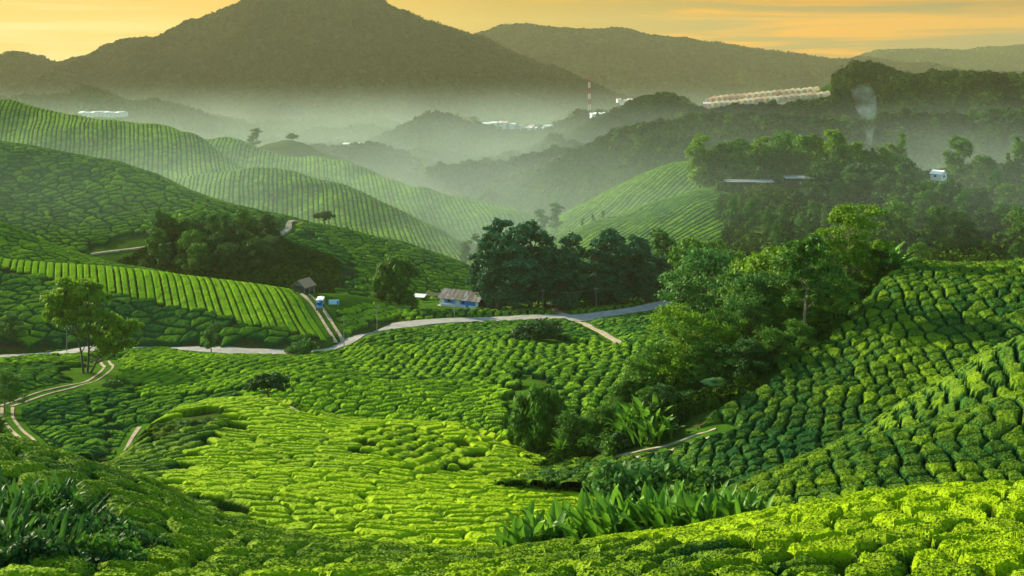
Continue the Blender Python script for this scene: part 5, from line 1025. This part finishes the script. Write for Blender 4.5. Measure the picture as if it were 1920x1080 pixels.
# dark pavilion with a long bright roof edge
def pavilion(u0, u1, v, D, lab, lamps):
    x0, x1 = (u0 - 960) / F * D, (u1 - 960) / F * D; z = ZC + (V0 - v) / F * D; L = x1 - x0
    o = empty('pavilion', ((x0 + x1) / 2, D, z), R(-1.5)); tag(o, lab, 'pavilion')
    B().slab((-L / 2, -3, 3.3), (L / 2, -3, 3.3), (L / 2, 3, 3.9), (-L / 2, 3, 3.9), .18).build('roof', 'grey_metal', o)
    B().box(-L / 2, -3.12, 3.05, L / 2, -3.02, 3.38).build('roof_edge', 'white_paint', o)
    B().box(-L / 2, -3, -3.5, L / 2, 3, -.02).build('platform', 'dark_wood', o); B().box(-L / 2 + .5, 2.0, 0, L / 2 - .5, 2.2, 3.2).build('wall', 'dark_wood', o)
    n = max(3, int(L / 3.5))
    for k in range(n + 1): q = -L / 2 + .2 + (L - .4) * k / n; B().box(q - .12, -2.9, 0, q + .12, -2.66, 3.1).build('post', 'dark_wood', o)
    B().box(-L / 2, -3.0, .9, L / 2, -2.92, 1.0).build('railing', 'grey_metal', o)
    for a, b in lamps: B().box(a * L, -3.2, 2.55, b * L, -3.13, 2.95).build('lamp_board', 'amber_lamp', o)  # unlit amber boards stand in for the pavilion's orange lights
pavilion(1347, 1449, 351, 585, 'long dark pavilion with a pale roof edge below the trees on the right hill', [(.17, .36), (.38, .44)])
pavilion(1470, 1532, 344, 590, 'second shorter pavilion roof glinting right of the long one', [])
pavilion(1672, 1690, 331, 600, 'small pale roof peeping out of the trees left of the white house', [])
# radio mast
x, y, z = atD(1105, 1440); zb = ZC + (V0 - 217) / F * 1440; o = empty('radio_mast', (x, y, zb)); tag(o, 'tall slender red and white banded lattice mast in front of the mountain foot', 'mast')
Hm = px(73, 1440)
for k in range(7):
    b = B(); z0, z1 = Hm * k / 7 - (3 if k == 0 else 0), Hm * (k + 1) / 7; w0, w1 = 1.9 - 1.1 * k / 7, 1.9 - 1.1 * (k + 1) / 7
    for sx1, sy1 in ((-1, -1), (1, -1), (1, 1), (-1, 1)): b.tub([(sx1 * w0, sy1 * w0, z0), (sx1 * w1, sy1 * w1, z1)], [.19, .19], 5)
    for q in range(3):
        f0, f1 = q / 3, (q + 1) / 3; wa, wb, za, zb_ = w0 + (w1 - w0) * f0, w0 + (w1 - w0) * f1, z0 + (z1 - z0) * f0, z0 + (z1 - z0) * f1
        for yy in (-1, 1): b.tub([(-wa, yy * wa, za), (wb, yy * wb, zb_)], [.2, .2], 4); b.tub([(wa, yy * wa, za), (-wb, yy * wb, zb_)], [.2, .2], 4)
    b.build('mast_section', 'mast_red' if k % 2 == 0 else 'mast_white', o)
# greenhouse tunnels on the saddle
def tunnel(W, L, Hh):
    th = np.linspace(0, math.pi, 11); c = np.array([(-math.cos(a) * W / 2, y, 1.4 + math.sin(a) * (Hh - 1.4)) for y in np.linspace(-L / 2, L / 2, 7) for a in th]); f = grid_faces(7, 11)
    b, e = B(), B()
    for q in f: b.quad(*[c[i] for i in q])
    for s_ in (-1, 1):
        y = -(L / 2 - .25); b.quad((s_ * W / 2, -L / 2, -1), (s_ * W / 2, L / 2, -1), (s_ * W / 2, L / 2, 1.4), (s_ * W / 2, -L / 2, 1.4))
    e.quad((-W / 2, y, -1), (W / 2, y, -1), (W / 2, y, 1.4), (-W / 2, y, 1.4))
    for i in range(0, 10, 2): e.quad((0, y, 1.4), *[(-math.cos(a) * W / 2, y, 1.4 + math.sin(a) * (Hh - 1.4)) for a in (th[i], th[i + 1], th[i + 2])])
    return b, e
tb, te = tunnel(5.0, 17, 4.6); g0 = tb.build('roof', 'film'); g1 = te.build('end_wall', 'end_film'); gm0, gm1 = g0.data, g1.data; bpy.data.objects.remove(g0); bpy.data.objects.remove(g1)
for r_, (ua, ub, va, vb, D, n) in enumerate(((1338, 1546, 198, 179, 1178, 20), (1334, 1526, 188, 170, 1200, 18))):
    for k in range(n):
        u = ua + (ub - ua) * k / (n - 1); v = va + (vb - va) * k / (n - 1) + random.uniform(-.6, .6); D_ = D + 4 * math.sin(k * .5)
        o = empty('greenhouse'); mobj('roof', gm0, o); mobj('end_wall', gm1, o); mobj('end_wall', gm1, o).rotation_euler = (0, 0, math.pi)
        o.location = ((u - 960) / F * D_, D_, ZC + (V0 - v) / F * D_); o.rotation_euler = Matrix.Rotation(R(-40), 3, 'Z').to_euler(); o.rotation_euler = (Matrix.Rotation(R(-40), 3, 'Z') @ Matrix.Rotation(R(9), 3, 'X')).to_euler(); o.scale = (1, random.uniform(.9, 1.1), random.uniform(.76, .88))
        tag(o, ('arched greenhouse tunnel glowing in the sun, front row on the saddle' if r_ == 0 else 'arched greenhouse tunnel glowing in the sun, rear row on the saddle'), 'greenhouse', 'greenhouse tunnels in the ' + ('front' if r_ == 0 else 'rear') + ' row')
x, y, z = (1326 - 960) / F * 1180, 1180, ZC + (V0 - 199) / F * 1180; o = empty('shed', (x, y, z), R(-10)); tag(o, 'small reddish shed at the left end of the greenhouses', 'shed')
B().box(-4, -3, -3, 4, 3, 3).build('wall', 'pink_roof', o); gable_roof(8, 6, 3, 4.5, .4).build('roof', 'white_paint', o)
# the far town and its greenhouses
def block(name, u, v, D, wpx, hpx, dep, roofm, lab, cat, grp=None, flat=False, wallm='town_wall', rz=0):
    x, y, z = (u - 960) / F * D, D, ZC + (V0 - v) / F * D; w_, h_ = px(wpx, D), px(hpx, D); o = empty(name, (x, y, z), R(rz)); tag(o, lab, cat, grp)
    B().box(-w_ / 2, -dep / 2, -5, w_ / 2, dep / 2, h_ * .6).build('wall', wallm, o)
    (B().slab((-w_ / 2 - 1, -dep / 2 - 1, h_ * .62), (w_ / 2 + 1, -dep / 2 - 1, h_ * .62), (w_ / 2 + 1, dep / 2, h_), (-w_ / 2 - 1, dep / 2, h_), .4) if flat else gable_roof(w_, dep, h_ * .6 + .1, h_, 1, .3)).build('roof', roofm, o)
g = random.Random(5)
for k in range(16):
    u = 912 + k * 9.4 + g.uniform(-3, 3); v = np.interp(u, [912, 950, 990, 1058], [234, 232, 243, 238]) + g.uniform(-1.5, 2)
    block('town_house', u, v, 1440 - g.uniform(0, 20), g.uniform(7, 15), g.uniform(4, 7), 14, g.choice(('white_paint', 'pink_roof', 'grey_metal', 'white_paint')), 'tiny pale roofed house of the misty town below the mountain', 'house', 'houses of the misty town', rz=g.uniform(-25, 25))
for k in range(9): block('film_house', 1112 + k * 8, 216 - (k % 2), 1400, 8.5, 4.5, 30, 'white_paint', 'low white greenhouse in the strip right of the mast', 'greenhouse', 'greenhouses right of the mast', wallm='white_paint')
for k in range(7): block('film_house', 1160 + k * 7, 190 + g.uniform(-3, 2), 2250, 6.5, 3.5, 30, 'pink_roof', 'tiny bright roof at the foot of the mountains right of the mast', 'house', 'far roofs right of the mast')
for k in range(11): block('film_house', 156 + k * 7.6, 213 + .8 * math.sin(k), 1690, 6.6, 4.4, 24, 'grey_metal' if k % 3 else 'white_paint', 'far pale greenhouse in the strip beyond the left tea ridge', 'greenhouse', 'greenhouses beyond the left ridge')
for k in range(4): block('film_house', 650 + k * 8, 271, 1140, 8, 3.5, 14, 'white_paint', 'pale roof among the trees of the low wooded strip', 'house', 'pale roofs in the wooded strip')
block('film_house', 886, 334, 1120, 13, 6, 12, 'grey_metal', 'pale hazy farm building on the floor of the misty valley', 'house'); block('film_house', 930, 337, 1120, 11, 5, 10, 'white_paint', 'second smaller farm building in the misty valley', 'house')
# smoke rising from the trees
zs = np.linspace(0, 1, 26); sm = vol('smoke', .055, (.62, .80, .90), 0)
t_ = sm.node_tree; vn = [n for n in t_.nodes if n.type == 'PRINCIPLED_VOLUME'][0]; tcx = N(t_, 'ShaderNodeTexCoord'); nz = N(t_, 'ShaderNodeTexNoise', i_Scale=.10, i_Detail=3.0); t_.links.new(tcx.outputs['Object'], nz.inputs['Vector'])
mpz = N(t_, 'ShaderNodeMapRange'); mpz.inputs[1].default_value = .42; mpz.inputs[2].default_value = .66; mpz.inputs[3].default_value = 0; mpz.inputs[4].default_value = .055; t_.links.new(nz.outputs[0], mpz.inputs[0])
spz = N(t_, 'ShaderNodeSeparateXYZ'); t_.links.new(tcx.outputs['Object'], spz.inputs[0]); mz = N(t_, 'ShaderNodeMapRange'); mz.inputs[1].default_value = 0; mz.inputs[2].default_value = 38; mz.inputs[3].default_value = 1.5; mz.inputs[4].default_value = 0.0; t_.links.new(spz.outputs[2], mz.inputs[0])
mlt = N(t_, 'ShaderNodeMath', operation='MULTIPLY'); t_.links.new(mpz.outputs[0], mlt.inputs[0]); t_.links.new(mz.outputs[0], mlt.inputs[1]); t_.links.new(mlt.outputs[0], vn.inputs['Density'])
path = [(2 * math.sin(k * 2.5) - 6 * k * k, 0, -3 + 40 * k) for k in zs]; rad = [(1.3 + 1.8 * k + 7.5 * max(0, k - .25) ** 1.1) * math.sqrt(max(.004, 1 - max(0, (k - .72) / .28) ** 2)) for k in zs]
c, f = tube(path, rad, 20); n0 = len(c); c = np.concatenate([c, [path[0], path[-1]]]); caps = [(n0, (i + 1) % 20, i, i) for i in range(20)] + [(n0 + 1, n0 - 20 + i, n0 - 20 + (i + 1) % 20, n0 - 20 + (i + 1) % 20) for i in range(20)]
me = bpy.data.meshes.new('smoke'); me.from_pydata([tuple(q) for q in c], [], [tuple(int(i) for i in q) for q in f] + [tuple(int(i) for i in q[:3]) for q in caps]); me.materials.append(sm); me.update()
o = mobj('smoke', me, None, ((1627 - 960) / F * 590, 590, ZC + (V0 - 285) / F * 590)); tag(o, 'thin blue column of smoke rising from the trees and spreading out', 'smoke', kind='stuff')
# ------------------------------------------------------------------ haze and valley mist
def box_mesh(name, a, b, m):
    co = [(x, y, z) for z in (a[2], b[2]) for y in (a[1], b[1]) for x in (a[0], b[0])]
    return np_mesh(name, np.array(co), np.array([(0, 2, 3, 1), (4, 5, 7, 6), (0, 1, 5, 4), (2, 6, 7, 3), (0, 4, 6, 2), (1, 3, 7, 5)]), m)
o = mobj('haze', box_mesh('haze', (-5200, -450, ZC - 125), (5200, 6600, ZC + 300), vol('haze air', 4.5e-5, (.80, .78, .46), .1))); tag(o, kind='stuff')
def ellipsoid(name, c, r, m):
    import bmesh
    bm = bmesh.new(); bmesh.ops.create_uvsphere(bm, u_segments=48, v_segments=24, radius=1)
    for v in bm.verts: v.co = Vector((v.co.x * r[0], v.co.y * r[1], v.co.z * r[2]))
    me = bpy.data.meshes.new(name); bm.to_mesh(me); bm.free(); me.materials.append(m)
    for p in me.polygons: p.use_smooth = True
    return mobj(name, me, None, c)
m = vol('valley mist', 0, (.55, .70, .61), .1); t = m.node_tree; pv = [n for n in t.nodes if n.type == 'PRINCIPLED_VOLUME'][0]
ge = N(t, 'ShaderNodeNewGeometry'); sp = N(t, 'ShaderNodeSeparateXYZ'); t.links.new(ge.outputs['Position'], sp.inputs[0])
mh = N(t, 'ShaderNodeMapRange', interpolation_type='SMOOTHERSTEP'); mh.inputs[1].default_value = ZC - 8; mh.inputs[2].default_value = ZC - 116; mh.inputs[3].default_value = 0; mh.inputs[4].default_value = 1; t.links.new(sp.outputs[2], mh.inputs[0])
nn_ = N(t, 'ShaderNodeTexNoise', i_Scale=.005, i_Detail=3.0); t.links.new(ge.outputs['Position'], nn_.inputs['Vector'])
mn = N(t, 'ShaderNodeMapRange'); mn.inputs[1].default_value = .36; mn.inputs[2].default_value = .64; mn.inputs[3].default_value = .15; mn.inputs[4].default_value = 1.7; t.links.new(nn_.outputs[0], mn.inputs[0])
ma = N(t, 'ShaderNodeMath', operation='MULTIPLY'); t.links.new(mh.outputs[0], ma.inputs[0]); t.links.new(mn.outputs[0], ma.inputs[1])
mb = N(t, 'ShaderNodeMath', operation='MULTIPLY'); mb.inputs[1].default_value = 6.5e-4; t.links.new(ma.outputs[0], mb.inputs[0]); my = N(t, 'ShaderNodeMapRange'); my.inputs[1].default_value = 440; my.inputs[2].default_value = 1500; my.inputs[3].default_value = 3.2; my.inputs[4].default_value = .55; t.links.new(sp.outputs[1], my.inputs[0])
mc = N(t, 'ShaderNodeMath', operation='MULTIPLY'); t.links.new(mb.outputs[0], mc.inputs[0]); t.links.new(my.outputs[0], mc.inputs[1]); t.links.new(mc.outputs[0], pv.inputs['Density'])
o = mobj('mist', box_mesh('mist', (-1600, 440, ZC - 124), (1500, 2400, ZC - 7), m)); tag(o, 'pale blue green mist lying low in the valley', 'mist', kind='stuff')
S.cycles.volume_max_steps = 48; S.cycles.volume_step_rate = 1
